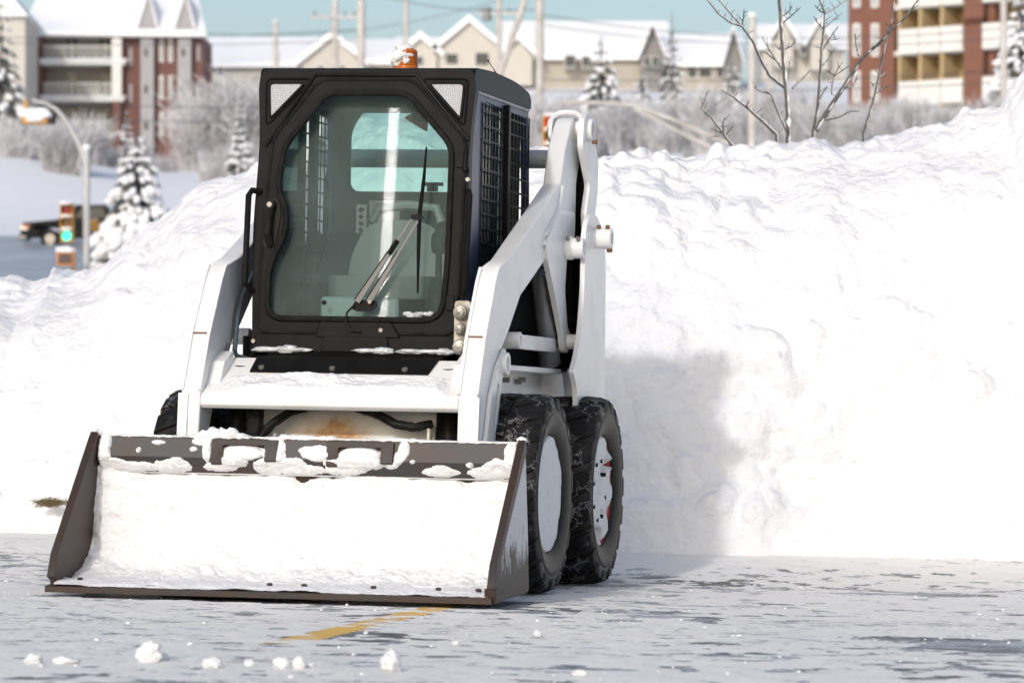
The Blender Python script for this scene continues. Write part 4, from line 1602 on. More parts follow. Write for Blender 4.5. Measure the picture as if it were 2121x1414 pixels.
# ---- houses on the hill
def house(name, label, px0, px1, base, eave, ridge, Y, gables=(), wall=CREAM, depth=9, end=None, wins=(), chimney=None):
    o = at(px0, base, Y)
    S = FPX / Y
    h = empty(name, (o.x, o.y, o.z))
    tag(h, label, 'house', 'snow covered houses on the hill')
    X = lambda p: (p - px0) / S
    Z = lambda p: (base - p) / S
    L_ = X(px1)
    wbox('wall', wall, h, 0, L_, 0, depth, -6, Z(eave))
    r = MB()
    ov = .6
    rs = 0 if end else .0
    r.add([(-ov, -ov, Z(eave) - .1), (L_ + ov, -ov, Z(eave) - .1), (L_ + ov, depth + ov, Z(eave)), (-ov, depth + ov, Z(eave)), (-ov, depth * .5, Z(ridge)), (L_ + ov, depth * .5, Z(ridge)),
           (-ov, -ov, Z(eave) - .5), (L_ + ov, -ov, Z(eave) - .5)],
          [(0, 1, 5, 4), (2, 3, 4, 5), (0, 4, 3), (1, 2, 5), (0, 6, 7, 1)])
    ro = r.build('roof', SNOW_FAR, h, smooth=False)
    for (g0, g1, gb, ga, gm) in gables:
        xm = (X(g0) + X(g1)) / 2
        g = MB().prism([[(X(g0), Z(gb) - 2.2), (X(g1), Z(gb) - 2.2), (X(g1), Z(gb)), (xm, Z(ga)), (X(g0), Z(gb))]], lambda u, v, w_: (u, w_, v), -1.6, 1.5)
        g.build('gable_wall', gm, h, smooth=False)
        g = MB()
        for xa in (X(g0) - .5, X(g1) + .5):
            zs = Z(gb) - .3
            g.prism([[(xa, zs), (xm, Z(ga) + .0), (xm, Z(ga) + .55), (xa, zs + .5)]], lambda u, v, w_: (u, w_, v), -2.1, depth * .5)
        g.build('gable_roof', SNOW_FAR, h, smooth=False)
    if end:
        (ex, ea, eb, ew, em) = end            # gable end seen edge-on at the right of the house
        g = MB().add([(X(ex - ew), -1.3, Z(eb)), (X(ex + ew), -.8, Z(eb)), (X(ex), -1.0, Z(ea)), (X(ex - ew), 3, Z(eb)), (X(ex + ew), 3, Z(eb)), (X(ex), 3, Z(ea)), (X(ex - ew), -1.3, -4), (X(ex + ew), -.8, -4), (X(ex - ew), 3, -4), (X(ex + ew), 3, -4)],
                      [(0, 1, 2), (3, 5, 4), (0, 2, 5, 3), (1, 4, 5, 2), (6, 7, 1, 0), (8, 3, 4, 9), (7, 9, 4, 1), (6, 0, 3, 8)])
        g.build('end_wall', em, h, smooth=False)
        g = MB()
        for sg in (-1, 1):
            g.prism([[(X(ex + sg * (ew + 4)), Z(eb + 8)), (X(ex), Z(ea)), (X(ex), Z(ea - 7)), (X(ex + sg * (ew + 5)), Z(eb))]], lambda u, v, w_: (u, w_, v), -1.9, 4)
        g.build('end_roof', SNOW_FAR, h, smooth=False)
    for (w0, w1, v0, v1) in wins:
        f = wbox('window', OFFW, h, X(w0) - .06, X(w1) + .06, (-1.7 if gables else -.06), .02, Z(v1) - .06, Z(v0) + .06)
        wbox('pane', DGLASS, f, X(w0), X(w1), (-1.76 if gables else -.11), (-1.69 if gables else -.05), Z(v1), Z(v0))
    if chimney:
        wbox('chimney', BRICK, h, X(chimney - 6), X(chimney + 6), depth * .5, depth * .5 + 1, Z(ridge) - 1, Z(ridge) + 1.2)
    return h


house('long_house', 'long low house with wide white roof left of the cab', 425, 640, 190, 128, 66, 330, wins=((450, 462, 140, 158), (560, 575, 140, 158)))
house('gabled_house', 'cream house with one broad gable behind the cab roof', 640, 830, 190, 122, 70, 325, gables=((628, 752, 134, 82, CREAM),), wins=((660, 672, 142, 160), (705, 717, 142, 160)))
house('gabled_house', 'cream house with small and large gables behind the amber beacon', 832, 1062, 190, 118, 66, 320, gables=((838, 906, 116, 84, CREAM), (910, 1034, 106, 50, CREAM)),
      wins=((925, 948, 116, 136), (985, 1012, 114, 138), (860, 876, 122, 138)))
house('large_house', 'large house with steep white roof and grey gable end right of the cab', 1050, 1372, 205, 112, 32, 310, wall=BEIGE, gables=((1042, 1102, 120, 86, CREAM),), end=(1350, 55, 120, 25, GREYSIDE),
      wins=((1170, 1190, 120, 142), (1205, 1220, 122, 142), (1332, 1341, 122, 142), (1350, 1362, 122, 142)))
house('small_house', 'smaller house with white roof and grey gable end behind the bare tree', 1376, 1530, 205, 126, 58, 310, wall=BEIGE, end=(1517, 62, 128, 17, GREYSIDE),
      wins=((1425, 1442, 132, 160), (1448, 1472, 132, 160), (1485, 1496, 132, 160)))
house('far_house', 'far house with pale roof seen between trunk and brick flats', 1580, 1750, 150, 92, 40, 360, wall=CREAM, gables=((1600, 1640, 90, 45, CREAM), (1676, 1712, 96, 50, CREAM)), wins=((1655, 1668, 100, 116),))

# ---- brick flats at the right, facade running back to the left
YF = 232.0
o_ = at(1757, 330, YF)
S_ = FPX / YF
fb = empty('brick_flats', (o_.x, o_.y, o_.z), (0, 0, -R(40)))
tag(fb, 'orange brick flats with white balcony fronts at the upper right', 'building')


def fu(px):                                 # photo column -> metres along the slanted facade
    a = (px - 1060.5) / FPX
    ox, oy = o_.x, o_.y
    c, s = math.cos(R(40)), math.sin(R(40))
    return (a * oy - ox) / (c + a * s)


def fz(py, px):
    u = fu(px)
    Y = o_.y - u * math.sin(R(40))
    return CAM_H + (HOR - py) * Y / FPX - o_.z


U1 = fu(1852)
wbox('wall', BRICK2, fb, 0, U1, 0, 12, -8, fz(-90, 1757))
uu = [fu(1852), fu(1862), fu(1905), fu(1950), fu(1996), fu(2036), fu(2078), fu(2120), fu(2165)]
wbox('recess_wall', TAN, fb, U1, fu(2260), 1.7, 12, -8, fz(-90, 1757))
z_ref = [(-50, 14), (58, 110), (167, 216)]
for k, (p0, p1) in enumerate(z_ref):
    zt, zb = fz(p0, 1920), fz(p1, 1920)
    wbox('floor_slab', OFFW, fb, U1, fu(2260), .02, 1.7, zb - .05, zb + .2)
    for i in range(1, len(uu) - 1):
        if i == 4:
            wbox('brick_panel', BRICK2, fb, uu[i] + .02, uu[i + 1] - .02, -.02, .35, zb - 1.2, zt + .35)
        else:
            bp = wbox('balcony_front', OFFW, fb, uu[i] + .03, uu[i + 1] - .03, -.12, .0, zb, zt)
for i in (1, 2, 3):
    wbox('partition', TAN, fb, uu[i] - .08, uu[i] + .08, .02, 1.7, -8, fz(-90, 1757))
wbox('partition', BRICK2, fb, uu[5] + .1, uu[5] + .5, .36, 1.7, -8, fz(-90, 1757))
for k, (p0, p1) in enumerate(((-50, 17), (52, 118), (150, 212), (260, 320))):
    for px in (1768, 1806):
        f = wbox('window', OFFW, fb, fu(px), fu(px + 15), -.08, .02, fz(p1, px), fz(p0 - 2, px))
        wbox('pane', DGLASS if k == 9 else CONC, f, fu(px + 5), fu(px + 11), -.12, -.07, fz(p1 - 5, px), fz(p0 + 4, px))
wbox('side_wall', BRICK2, fb, fu(2260), fu(2262), .0, 12, -8, fz(-90, 1757))
wbox('roof', SNOW_FAR, fb, -.5, fu(2262), -.6, 12.4, fz(-90, 1757), fz(-95, 1757))


# ---- utility poles and wires
def pole(px, top, bot, wpx, Y, label, extra=None):
    b, t = at(px, bot, Y), at(px, top, Y)
    r = wpx * .5 * Y / FPX
    p = empty('utility_pole', (b.x, b.y, b.z))
    h_ = t.z - b.z
    MB().cyl((0, 0, -4), (0, 0, h_), r * 1.08, r * .92, n=14).build('shaft', WOODP, p)
    s_ = MB().blob((0, 0, h_), (r * 1.1, r * 1.1, r * .7), seed=int(px), amp=.3, sub=2)
    s_.build('snow_cap', SNOW_FAR, p, ang=180)
    if extra:
        extra(p, h_, r)
    tag(p, label, 'pole', 'snow plastered poles')
    return p


def crossarm(p, h_, r):
    MB().box((-1.4, -r - .12, h_ - 1.2), (1.4, -r, h_ - 1.05)).build('cross_arm', WOODP, p)
    for x in (-1.2, 1.2, .6):
        MB().cyl((x, -r - .06, h_ - 1.05), (x, -r - .06, h_ - .8), .07, n=8).build('insulator', GREYMET, p)


def transformer(p, h_, r):
    crossarm(p, h_ - .6, r)
    MB().lathe([(0, .2), (.05, .28), (.8, .28), (.85, .22), (.9, 0)], (-.75, -.1, h_ - 2.2), (0, 0, 1), n=14).build('transformer', GREYMET, p)


def brace(Y, bx_, by_):
    def f(p, h_, r):
        e = at(bx_, by_, Y) - p.location
        MB().cyl((0, -.1, h_ * .93), (e.x, -.1, e.z), r * .8, n=10).build('brace_pole', WOODP, p)
    return f


pole(571, 44, 170, 11, 300, 'thin short pole standing left of the cab roof')
pole(694, -2, 200, 14, 250, 'white pole above the left half of the cab roof', crossarm)
pole(748, -60, 240, 18, 210, 'thickest white pole left of the amber beacon')
pole(841, -50, 200, 12, 255, 'pole rising directly behind the amber beacon')
pole(1034, -28, 200, 12, 260, 'pole with transformer and cross arm right of the beacon', transformer)
pole(1118, -120, 330, 17, 180, 'tall braced pole just right of the cab', brace(180, 1015, 215))
pole(1596, 88, 330, 15, 190, 'shorter pole right behind the bare trunk')
pole(2079, -120, 330, 15, 120, 'pole in front of the brick flats balconies')


def wire(p0, p1, sag, r, label):
    p0, p1 = Vector(p0), Vector(p1)
    n_ = 24
    pts = []
    for i in range(n_ + 1):
        u = i / n_
        q = p0.lerp(p1, u)
        q.z -= sag * 4 * u * (1 - u)
        pts.append(q)
    o = MB().tube(pts, r, n=5).build('overhead_wire', WIREM)
    return tag(o, label, 'wire', 'overhead wires')


wire(at(-200, 72, 230), at(748, 62, 210), .3, .022, 'overhead wire across the eaves of the brick block')
wire(at(-200, 80, 230), at(748, 84, 210), .3, .022, 'overhead wire just below the eaves wire at left')
wire(at(-200, 196, 170), at(1118, 200, 180), .5, .020, 'upper of two middle wires before the brick block')
wire(at(-200, 222, 170), at(1118, 236, 180), .5, .020, 'lower of two middle wires before the brick block')
wire(at(748, -20, 210), at(1118, 20, 180), .4, .020, 'highest overhead wire in the open sky')
wire(at(400, 66, 260), at(1034, 0, 260), 1.0, .020, 'overhead wire rising to the transformer pole')
wire(at(1118, 30, 180), at(2400, 10, 170), 1.2, .020, 'overhead wire above the hill house roofs')
wire(at(1118, 52, 180), at(2400, 40, 170), 1.0, .020, 'overhead wire grazing the large house ridge')
wire(at(1118, 165, 180), at(2400, 128, 150), .3, .020, 'upper wire crossing the brick flats')
wire(at(1118, 188, 180), at(2400, 150, 150), .3, .020, 'lower wire crossing the brick flats')


# ---- traffic signals
def signal_head(name, label, px, py, Y, lens, face=0, scale=1.0, snow=True):
    """three-lens head, its centre seen at (px, py); lens = materials from top to bottom"""
    c = at(px, py, Y)
    h = empty(name, (c.x, c.y, c.z - .53 * scale), (0, 0, face))
    h.scale = (scale,) * 3
    tag(h, label, 'traffic light', 'traffic signal heads')
    MB().box((-.19, -.10, 0), (.19, .14, 1.06)).build('housing', YSIG, h, bevel=.03)
    for k, lm in enumerate(lens):
        z = .89 - .355 * k
        MB().lathe([(0, .145), (.02, .13), (.035, .08), (.04, 0)], (0, -.10, z), (0, -1, 0), n=22).build('lens', lm, h)
        v = MB()
        vs, fs = [], []
        for i in range(17):
            a = R(-35) + R(250) * i / 16
            for d in (0, .24 if 3 < i < 13 else .15):
                vs.append((.155 * math.cos(a), -.10 - d, z + .155 * math.sin(a)))
        for i in range(16):
            fs.append((2 * i, 2 * i + 1, 2 * i + 3, 2 * i + 2))
        vz = v.add(vs, fs).build('visor', YSIG, h, recalc=False)
        so = vz.modifiers.new('solid', 'SOLIDIFY')
        so.thickness = .012
        if snow:
            MB().blob((0, -.2, z + .175), (.15, .12, .06), seed=k + int(px), amp=.3, sub=2).build('snow_cap', SNOW_FAR, vz, ang=180)
    MB().blob((0, 0, 1.09), (.19, .12, .06), seed=int(px), amp=.3, sub=2).build('snow_top', SNOW_FAR, h, ang=180)
    return h


YS = 115.0
b, t = at(179, 640, YS), at(176, 306, YS)
sp_ = empty('signal_pole', (b.x, b.y, b.z))
tag(sp_, 'grey signal pole with curved mast arm beside the snowy spruce', 'signal pole')
hh = t.z - b.z
MB().cyl((0, 0, -1.5), (0, 0, hh), .105, .095, n=16).build('shaft', POLEM, sp_)
MB().blob((0, 0, hh), (.12, .12, .10), seed=3, amp=.3, sub=2).build('snow_cap', SNOW_FAR, sp_, ang=180)
aa = []
for px, py in ((176, 330), (160, 290), (140, 255), (118, 228), (95, 215), (66, 208)):
    q = at(px, py, YS) - sp_.location
    aa.append((q.x, q.y, q.z))
MB().tube(aa, [.085, .08, .07, .065, .055, .05], n=10).build('mast_arm', POLEM, sp_)
aa2 = [(x + .18, y + .05, z - .30) for x, y, z in aa[:4]]
MB().tube(aa2, .05, n=8).build('lower_arm', POLEM, sp_)
signal_head('traffic_signal', 'yellow traffic signal showing green at the left street corner', 139, 462, YS - .5, (RED_OFF, AMB_OFF, GREEN_ON))
sb = signal_head('traffic_signal', 'yellow signal head seen from behind right of the grey pole', 196, 460, YS + .6, (BLK2, BLK2, BLK2), face=R(160), scale=.5)
sb.scale = (.55, .5, .32)
c = at(78, 245, YS)
sh_ = empty('overhead_signal', (c.x, c.y, c.z))
tag(sh_, 'snow capped overhead signal head hanging from the left mast arm', 'traffic light', 'traffic signal heads')
MB().box((-.42, -.2, -.17), (.30, .2, .17)).build('housing', YSIG, sh_, bevel=.04)
MB().box((-.36, -.05, .1), (-.28, .05, .52)).build('hanger', YSIG, sh_, bevel=.01)
MB().lathe([(0, .14), (.2, .15), (.2, .13), (.03, .12), (.03, 0)], (.28, -.05, -.02), (1, -.2, -.1), n=16).build('visor', BLK2, sh_)
MB().blob((-.06, -.1, .08), (.42, .25, .20), seed=8, amp=.35, sub=3).build('lying_snow', SNOW_FAR, sh_, ang=180)
c = at(136, 536, YS - 1)
ps_ = empty('walk_signal', (c.x, c.y, c.z))
tag(ps_, 'orange framed walk signal box low on the left street corner', 'walk signal')
MB().box((-.24, -.10, -.19), (.24, .14, .19)).build('housing', simple('signal_orange', (.55, .20, .03), .5), ps_, bevel=.02)
MB().box((-.185, -.115, -.14), (.185, -.098, .14)).build('face', simple('dark_brown_face', (.06, .035, .035), .4), ps_)
MB().blob((0, -.02, .24), (.27, .15, .09), seed=5, amp=.35, sub=3).build('snow_cap', SNOW_FAR, ps_, ang=180)
MB().cyl((.2, .2, -1.6), (.2, .2, .2), .05, n=10).build('post', YSIG, ps_)

b, t = at(1558, 360, 105), at(1558, 32, 105)
sp2 = empty('signal_pole', (b.x, b.y, b.z))
tag(sp2, 'white pole with long sloping mast arm behind the bank at right', 'signal pole')
hh = t.z - b.z
MB().cyl((0, 0, -1.5), (0, 0, hh), .108, .10, n=16).build('shaft', WOODP, sp2)
MB().blob((0, 0, hh), (.13, .13, .08), seed=9, amp=.3, sub=2).build('snow_cap', SNOW_FAR, sp2, ang=180)
for pts, r_ in ((((1558, 322), (1480, 285), (1400, 250), (1312, 218), (1260, 214), (1160, 212)), .055), (((1558, 345), (1470, 305), (1390, 265), (1315, 226)), .045)):
    q = [tuple(at(px, py, 105) - sp2.location) for px, py in pts]
    MB().tube(q, r_, n=8).build('mast_arm', WOODP, sp2)
signal_head('traffic_signal', 'signal head with red light just right of the cab', 1139, 284, 104.6, (RED_ON, AMB_OFF, BLK2), scale=1.0)

# ---- pickup truck on the far street, nose to the left
YT = 175.0
o_ = at(42, 514, YT)
tk = empty('pickup_truck', (o_.x, o_.y, o_.z))
tag(tk, 'dark pickup truck driving on the far street at left', 'truck')
TBODY = simple('black_car_paint', (.008, .009, .011), .35, spec=.12, scale=2)
xz = lambda u, v, w_: (u, w_, v)
body = [(.0, .52), (.02, .98), (.10, 1.08), (1.45, 1.20), (1.60, 1.24), (2.25, 1.78), (2.45, 1.83), (3.6, 1.83), (3.85, 1.24), (5.55, 1.22), (5.6, .62), (5.0, .55), (4.85, .80), (4.6, .90), (4.3, .88), (4.1, .75), (4.0, .50), (1.72, .48), (1.62, .78), (1.4, .92), (1.1, .92), (.88, .78), (.78, .50)]
MB().prism([body], xz, 0, 1.85).build('body', TBODY, tk, bevel=.05)
for x in (1.25, 4.45):
    for y in (.10, 1.75):
        wl = MB().lathe([(-.14, .24), (-.14, .36), (-.10, .40), (.10, .40), (.14, .36), (.14, .24)], (x, y, .40), (0, -1, 0), n=28, ring=True).build('tyre', RUBBER, tk)
        MB().lathe([(.10, .25), (.13, .24), (.09, .19), (.10, .06), (.12, .05), (.12, 0)], (x, y, .40), (0, -1, 0), n=24).build('rim', simple('wheel_alloy', (.36, .34, .32), .35, .7) if x < 2 and y < 1 else bpy.data.materials['wheel_alloy'], wl)
MB().prism([[(2.30, 1.28), (2.62, 1.72), (3.5, 1.72), (3.62, 1.28)]], xz, -.012, .0).build('side_window', DGLASS, tk)
MB().box((-.10, .02, .38), (.28, 1.83, .64)).build('bumper', simple('bumper_grey', (.30, .30, .29), .35, .6), tk, bevel=.06)
for y in (-.02, 1.50):
    MB().box((-.02, y, .74), (.34, y + .37, 1.0)).build('headlight', simple('headlight', (.75, .72, .68), .15, .4) if y < 0 else bpy.data.materials['headlight'], tk, bevel=.05)
MB().box((.14, -.03, .86), (.40, .02, 1.0)).build('turn_lamp', simple('turn_lamp', (.45, .16, .08), .3), tk, bevel=.02)
MB().box((1.85, -.14, 1.22), (2.02, -.0, 1.40)).build('door_mirror', TBODY, tk, bevel=.03)
MB().box((2.95, -.03, .98), (3.15, .01, 1.02)).build('door_handle', TBODY, tk, bevel=.01)


# ---- snow laden spruces
def spruce(label, px, top, bot, wpx, Y, seed, dens=1.0, snowy=1.0, cat='tree'):
    random.seed(seed)
    b, t = at(px, bot, Y), at(px, top, Y)
    H_ = t.z - b.z
    W_ = wpx * .5 * Y / FPX
    s = empty('spruce_tree', (b.x, b.y, b.z))
    tag(s, label, 'tree', 'snow laden spruces')
    MB().cyl((0, 0, -1), (0, 0, H_ * .97), W_ * .09, .02, n=8).build('trunk', BARK, s)
    nd, sn = MB(), MB()
    tiers = int(15 * dens)
    for k in range(tiers):
        f = k / tiers
        z = H_ * (.04 + .94 * f)
        R_ = W_ * (1 - f) ** .85 + .04 * W_
        nb = max(5, int(12 * (1 - f) + 4))
        for i in range(nb):
            a = 2 * math.pi * (i + random.random()) / nb + k
            rr = R_ * random.uniform(.7, 1.12)
            d = Vector((math.cos(a), math.sin(a), 0))
            droop = rr * random.uniform(.25, .6)
            base = Vector((0, 0, z))
            tip = base + d * rr - Vector((0, 0, droop))
            wdt = rr * .30 + .03
            sd = Vector((-d.y, d.x, 0))
            m1 = base.lerp(tip, .55) + Vector((0, 0, droop * .25))
            for sgn in (-1, 0, 1):
                tp_ = tip + sd * sgn * wdt + Vector((0, 0, -.15 * rr * abs(sgn)))
                nd.add([base, m1 + sd * (sgn * .5 + .28) * wdt, tp_, m1 + sd * (sgn * .5 - .28) * wdt, m1 + sd * sgn * .5 * wdt - Vector((0, 0, .28 * rr))], [(0, 1, 2, 3), (0, 1, 4), (1, 2, 4), (2, 3, 4), (3, 0, 4)])
                if random.random() < .80 * snowy:
                    rot = (tp_ - base).to_track_quat('X', 'Z').to_matrix()
                    c = base.lerp(tp_, random.uniform(.5, .85)) + Vector((0, 0, .06 * rr))
                    bl_ = MB().blob(c, (rr * .34, wdt * .42, rr * .13 + .015), seed=seed + k * 20 + i, amp=.35, sub=1, rot=rot)
                    sn.add(bl_.v, bl_.f)
    nd.build('crown', NEEDLE, s, recalc=False, smooth=False)
    sn.build('branch_snow', SNOW_FAR, s, recalc=False, ang=180)
    return s


spruce('snow laden spruce behind the left signal pole', 284, 258, 620, 270, 128, 1, 1.2)
spruce('dark frosted spruce at the far left edge', 2, -20, 420, 190, 270, 2, 1.3, .55)
spruce('snowy spruce in front of the large hill house', 1245, 66, 350, 165, 170, 3, 1.1, .8)
spruce('slim grey spruce standing above the small house roof', 1392, 16, 280, 80, 290, 4, 1.1, .6)
spruce('low spruce between large house and mast arm', 1330, 140, 350, 130, 200, 5, 1, .7)
spruce('frosted spruce left of the white mast arm pole', 1515, 120, 350, 150, 180, 6, 1, .8)
spruce('snowy spruce at the right edge over the brick flats', 2118, -60, 260, 170, 140, 7, 1.1)
spruce('frosted spruce between brick block and cab', 500, 190, 420, 90, 230, 8, 1, .7)
spruce('narrow frosted spruce before the brick block pilasters', 262, 215, 430, 60, 240, 9, 1, .7)


# ---- frosted bare shrubs and trees
def twiggy(seed, n=150, spread=.5):
    """unit-height shrub: twigs fan up and out, many fine side shoots"""
    random.seed(seed)
    a, f = MB(), MB()
    for k in range(n):
        an = random.uniform(0, 2 * math.pi)
        lean = random.uniform(.05, spread)
        L_ = random.uniform(.55, 1.0)
        b = Vector((random.uniform(-.10, .10), random.uniform(-.10, .10), 0))
        d = Vector((math.cos(an) * lean, math.sin(an) * lean, 1)).normalized()
        p1 = b + d * L_ * .5
        p2 = p1 + (d + Vector((random.uniform(-.3, .3), random.uniform(-.3, .3), -.1))).normalized() * L_ * .5
        dst = f if random.random() < .5 else a
        dst.tube([b, p1, p2], [.010, .007, .003], n=3)
        for q in range(7):
            u = random.uniform(.3, 1)
            c = b.lerp(p1, u * 2) if u < .5 else p1.lerp(p2, u * 2 - 1)
            e = c + (d * .5 + Vector((random.uniform(-1, 1), random.uniform(-1, 1), random.uniform(-.1, .7)))).normalized() * random.uniform(.08, .20)
            (f if random.random() < .55 else a).tube([c, e], [.005, .0025], n=3)
    return a, f


protos = []
for s_ in (21, 22, 23):
    a, f = twiggy(s_)
    pr0 = empty('frosted_shrub', (0, 0, -500))
    a.build('twigs', TWIG, pr0, recalc=False, smooth=False)
    f.build('frosted_shoots', FROST, pr0, recalc=False, smooth=False)
    protos.append(pr0)
random.seed(77)
spots = []
for i in range(30):                          # thicket before the brick block
    px = -20 + 590 * i / 29 + random.uniform(-12, 12)
    spots.append((px, random.uniform(375, 400) + (25 if px > 300 else 0), random.uniform(225, 285), random.uniform(80, 165) * (.55 if 225 < px < 425 else 1), 'leafless frosted shrub in the grey thicket before the brick block', 'thicket before the brick block'))
for i in range(34):                          # slope behind the bank, middle and right
    px = 1110 + 700 * i / 33 + random.uniform(-12, 12)
    spots.append((px, random.uniform(315, 345), random.uniform(120, 210), random.uniform(75, 150), 'leafless frosted shrub on the slope behind the snow bank', 'frosted shrubs behind the bank'))
for i in range(9):
    spots.append((1830 + 30 * i, 310, random.uniform(120, 160), random.uniform(65, 120), 'leafless frosted shrub before the brick flats', 'frosted shrubs before the brick flats'))
for i in range(11):
    spots.append((418 + 15 * i, 415, 245 + 6 * (i % 3), 200 + 22 * (i % 4), 'tall leafless frosted shrub between the brick block and the cab', 'tall shrubs beside the brick block'))
used = [0, 0, 0]
for k, (px, py, Y, hpx, lab, grp) in enumerate(spots):
    i = k % 3
    o = protos[i] if not used[i] else copy_tree(protos[i])
    used[i] = 1
    p = at(px, py, Y)
    o.location = p
    h_ = hpx * Y / FPX
    o.scale = (h_ * 1.05, h_ * 1.05, h_)
    o.rotation_euler = (0, 0, random.uniform(0, 6))
    tag(o, lab, 'shrub', grp)

# ---- saplings standing in the bank, close behind its crest
def zp(z):
    return (1440 + z[0] * .3211, z[1] * .3211)


def sapling(label, stems, Y, seed):
    random.seed(seed)
    b = at(*zp(stems[0][0][0]), Y)
    s = empty('bare_sapling', (b.x, b.y, b.z))
    tag(s, label, 'tree', 'bare saplings in the snow bank')
    for k, (pts, r0, r1, snow) in enumerate(stems):
        dy = random.uniform(-.25, .25) if k else 0
        q = []
        for i, z in enumerate(pts):
            p = at(*zp(z), Y + dy * i / max(1, len(pts) - 1)) - s.location
            q.append(p)
        if k == 0:
            q.insert(0, q[0] + Vector((0, 0, -.35)))
        fine = []
        for a, c in zip(q, q[1:]):
            for t_ in range(4):
                fine.append(a.lerp(c, t_ / 4) + Vector((random.uniform(-1, 1), 0, random.uniform(-1, 1))) * r1 * .22)
        fine.append(q[-1])
        m_ = len(fine)
        r0, r1 = (r0, r1) if k == 0 and 'tall' in label else (r0 * .75, r1 * .75)
        br = MB().tube(fine, [r0 + (r1 - r0) * i / (m_ - 1) for i in range(m_)], n=7).build('trunk' if k == 0 else 'branch', BARK, s)
        if snow:
            sb_ = MB()
            off = Vector((.55, -.45, .35))
            ln = [i for i in range(m_)]
            rad = [(r0 + (r1 - r0) * i / (m_ - 1)) * (.5 + .6 * max(0, noise.noise(Vector((i * .8, k, seed)))) * snow) for i in range(m_)]
            sb_.tube([p + off * (r0 + (r1 - r0) * i / (m_ - 1)) * .8 for i, p in enumerate(fine)], [max(.0006, x) for x in rad], n=6)
            sb_.build('clinging_snow', SNOW_FINE, br, ang=180)
        # fine buds and spurs
        if m_ > 4 and r1 < .01:
            sp2_ = MB()
            for i in range(2, m_ - 1, 2):
                d = Vector((random.uniform(-1, 1), random.uniform(-.6, .6), random.uniform(.2, 1))).normalized()
                sp2_.tube([fine[i], fine[i] + d * random.uniform(.02, .06)], [.0025, .0012], n=4)
            sp2_.build('spurs', BARK, br)


sapling('tall bare sapling with snow plastered trunk right of the mast arm pole', [
    ([(600, 900), (598, 760), (588, 600), (572, 400), (556, 200), (546, 60), (540, -120)], .015, .011, 2.2),
    ([(575, 565), (480, 490), (420, 380), (370, 265), (300, 170), (230, 150), (150, 90), (80, 0), (60, -60)], .014, .005, .8),
    ([(300, 170), (312, 110), (316, 60)], .006, .003, 0), ([(300, 170), (230, 90), (160, 10), (140, -40)], .008, .004, .5),
    ([(580, 470), (520, 390), (440, 330)], .008, .003, .4), ([(520, 390), (470, 310), (430, 240)], .005, .003, 0),
    ([(625, 570), (690, 510), (750, 450)], .008, .003, .7), ([(566, 150), (625, 100), (680, 50)], .006, .003, .4), ([(560, 110), (600, 80), (625, 40)], .005, .003, 0),
    ([(575, 320), (620, 300), (645, 265)], .005, .003, 0), ([(566, 330), (535, 315), (515, 290)], .005, .003, 0), ([(590, 850), (540, 740), (490, 610), (420, 590), (375, 560)], .010, .004, .5),
    ([(610, 400), (606, 440), (600, 520)], .004, .004, .3)], 23.3, 1)
sapling('slanting low branch left of the tall sapling foot', [
    ([(525, 870), (430, 780), (340, 700), (250, 630), (170, 580)], .013, .004, .3), ([(340, 700), (330, 680), (350, 650)], .005, .003, 0), ([(380, 735), (375, 700)], .004, .002, 0)], 23.2, 2)
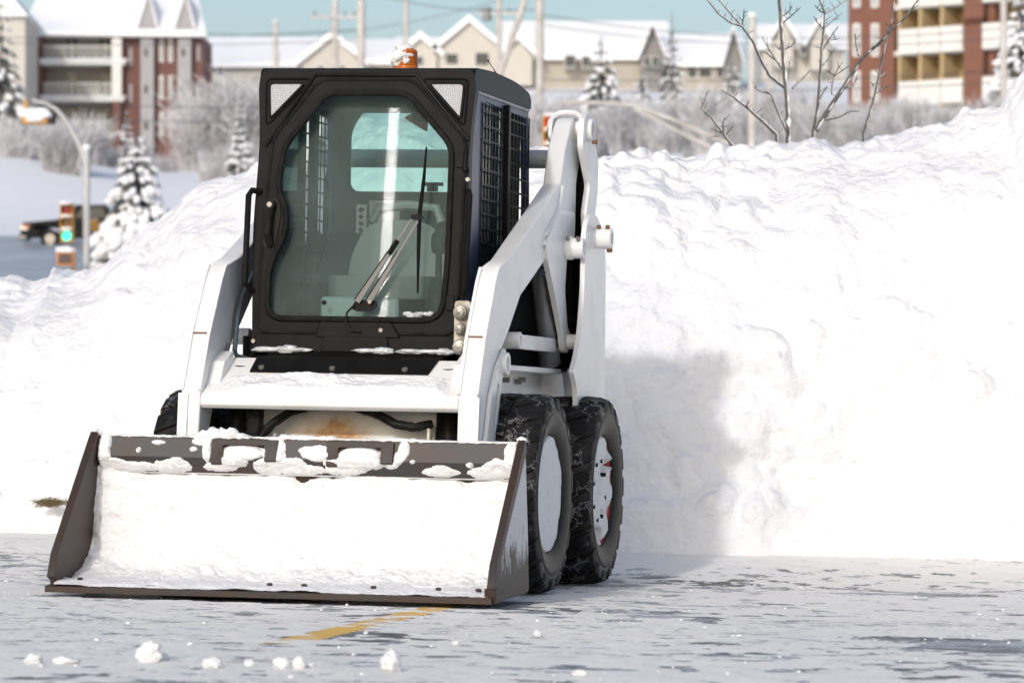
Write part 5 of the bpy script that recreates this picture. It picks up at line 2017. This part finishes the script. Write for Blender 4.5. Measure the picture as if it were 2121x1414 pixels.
sapling('pair of forked saplings with snow lined stems before the brick flats', [
    ([(762, 850), (790, 700), (805, 500), (815, 320), (830, 180), (838, 90), (800, 0), (780, -60)], .016, .006, .8),
    ([(838, 90), (900, 55), (980, 0), (1010, -30)], .007, .004, .4), ([(838, 90), (800, 70), (770, 35)], .005, .003, 0), ([(828, 190), (790, 150), (765, 110)], .004, .003, 0), ([(830, 190), (890, 130), (950, 85)], .005, .003, .3),
    ([(818, 330), (860, 260), (890, 215), (920, 180)], .008, .004, .4), ([(815, 430), (870, 370), (895, 320)], .006, .003, .3), ([(880, 260), (925, 250)], .004, .003, 0),
    ([(775, 845), (870, 690), (960, 560), (1060, 400), (1100, 350), (1180, 290), (1260, 200), (1350, 120), (1440, 0)], .019, .006, 1.4),
    ([(960, 570), (1020, 560), (1050, 480)], .007, .003, .4), ([(1105, 345), (1170, 290), (1230, 230), (1280, 130)], .009, .004, .4), ([(880, 610), (885, 540), (900, 480), (950, 400)], .007, .003, .4),
    ([(900, 490), (840, 450)], .004, .003, 0), ([(900, 490), (1000, 420)], .005, .003, .3), ([(820, 780), (920, 760), (1000, 720), (1060, 720)], .006, .004, .5), ([(800, 640), (850, 560)], .005, .003, 0)], 23.3, 3)
sapling('thin upright sapling right of the forked pair', [
    ([(1085, 865), (1130, 720), (1170, 560), (1200, 400), (1240, 230), (1270, 120), (1285, 0)], .013, .004, .7),
    ([(1165, 600), (1195, 590), (1220, 550)], .006, .003, .5), ([(1190, 500), (1235, 460)], .006, .003, .5), ([(1150, 560), (1135, 530)], .004, .003, 0), ([(1030, 220), (1035, 300), (1055, 360)], .004, .003, 0)], 23.4, 4)
sapling('small bare sprig leaning left out of the bank crest', [
    ([(285, 1000), (200, 890), (150, 820), (95, 750), (35, 700)], .014, .005, .2), ([(170, 860), (100, 830)], .005, .003, 0), ([(35, 700), (60, 650), (78, 585)], .004, .002, 0),
    ([(180, 855), (178, 800), (190, 760)], .005, .003, 0), ([(200, 870), (240, 820)], .005, .003, 0), ([(150, 880), (100, 882)], .004, .002, 0)], 23.2, 5)

# dry grass showing at the foot of the bank, left
GRASS = simple('dry_grass', (.33, .26, .14), .9, c2=(.20, .15, .08), scale=30)
random.seed(9)
m = MB()
for k in range(900):
    px, py = random.gauss(106, 16), random.gauss(1041, 4)
    p = at(px, py, 21.72)
    d = Vector((random.uniform(-.03, .03), random.uniform(-.03, -.005), random.uniform(-.012, .012)))
    m.tube([p, p + d], [.0016, .0006], n=3)
tag(m.build('dry_grass', GRASS, recalc=False, smooth=False), 'tuft of dry grass at the foot of the bank left of the bucket', 'grass', kind='stuff')

# small pieces nobody could pick apart stay joined
for o in bpy.data.objects:
    if o.name.split('.')[0] in ('branch_snow', 'ice_crust', 'ice_in_corner', 'lug_nuts', 'clinging_snow', 'snow_patches', 'tread_lugs', 'window_mesh', 'text_lines', 'spiral_binding', 'label_print', 'decal_print',
                                'hydraulic_pipes', 'hose_bundle', 'lying_snow', 'railing', 'twigs', 'frosted_shoots', 'crown', 'spurs', 'tower_boss_bolts', 'set_screws', 'gable_roof', 'end_roof', 'axle_housing'):
        if o.parent:
            o['kind'] = 'stuff'
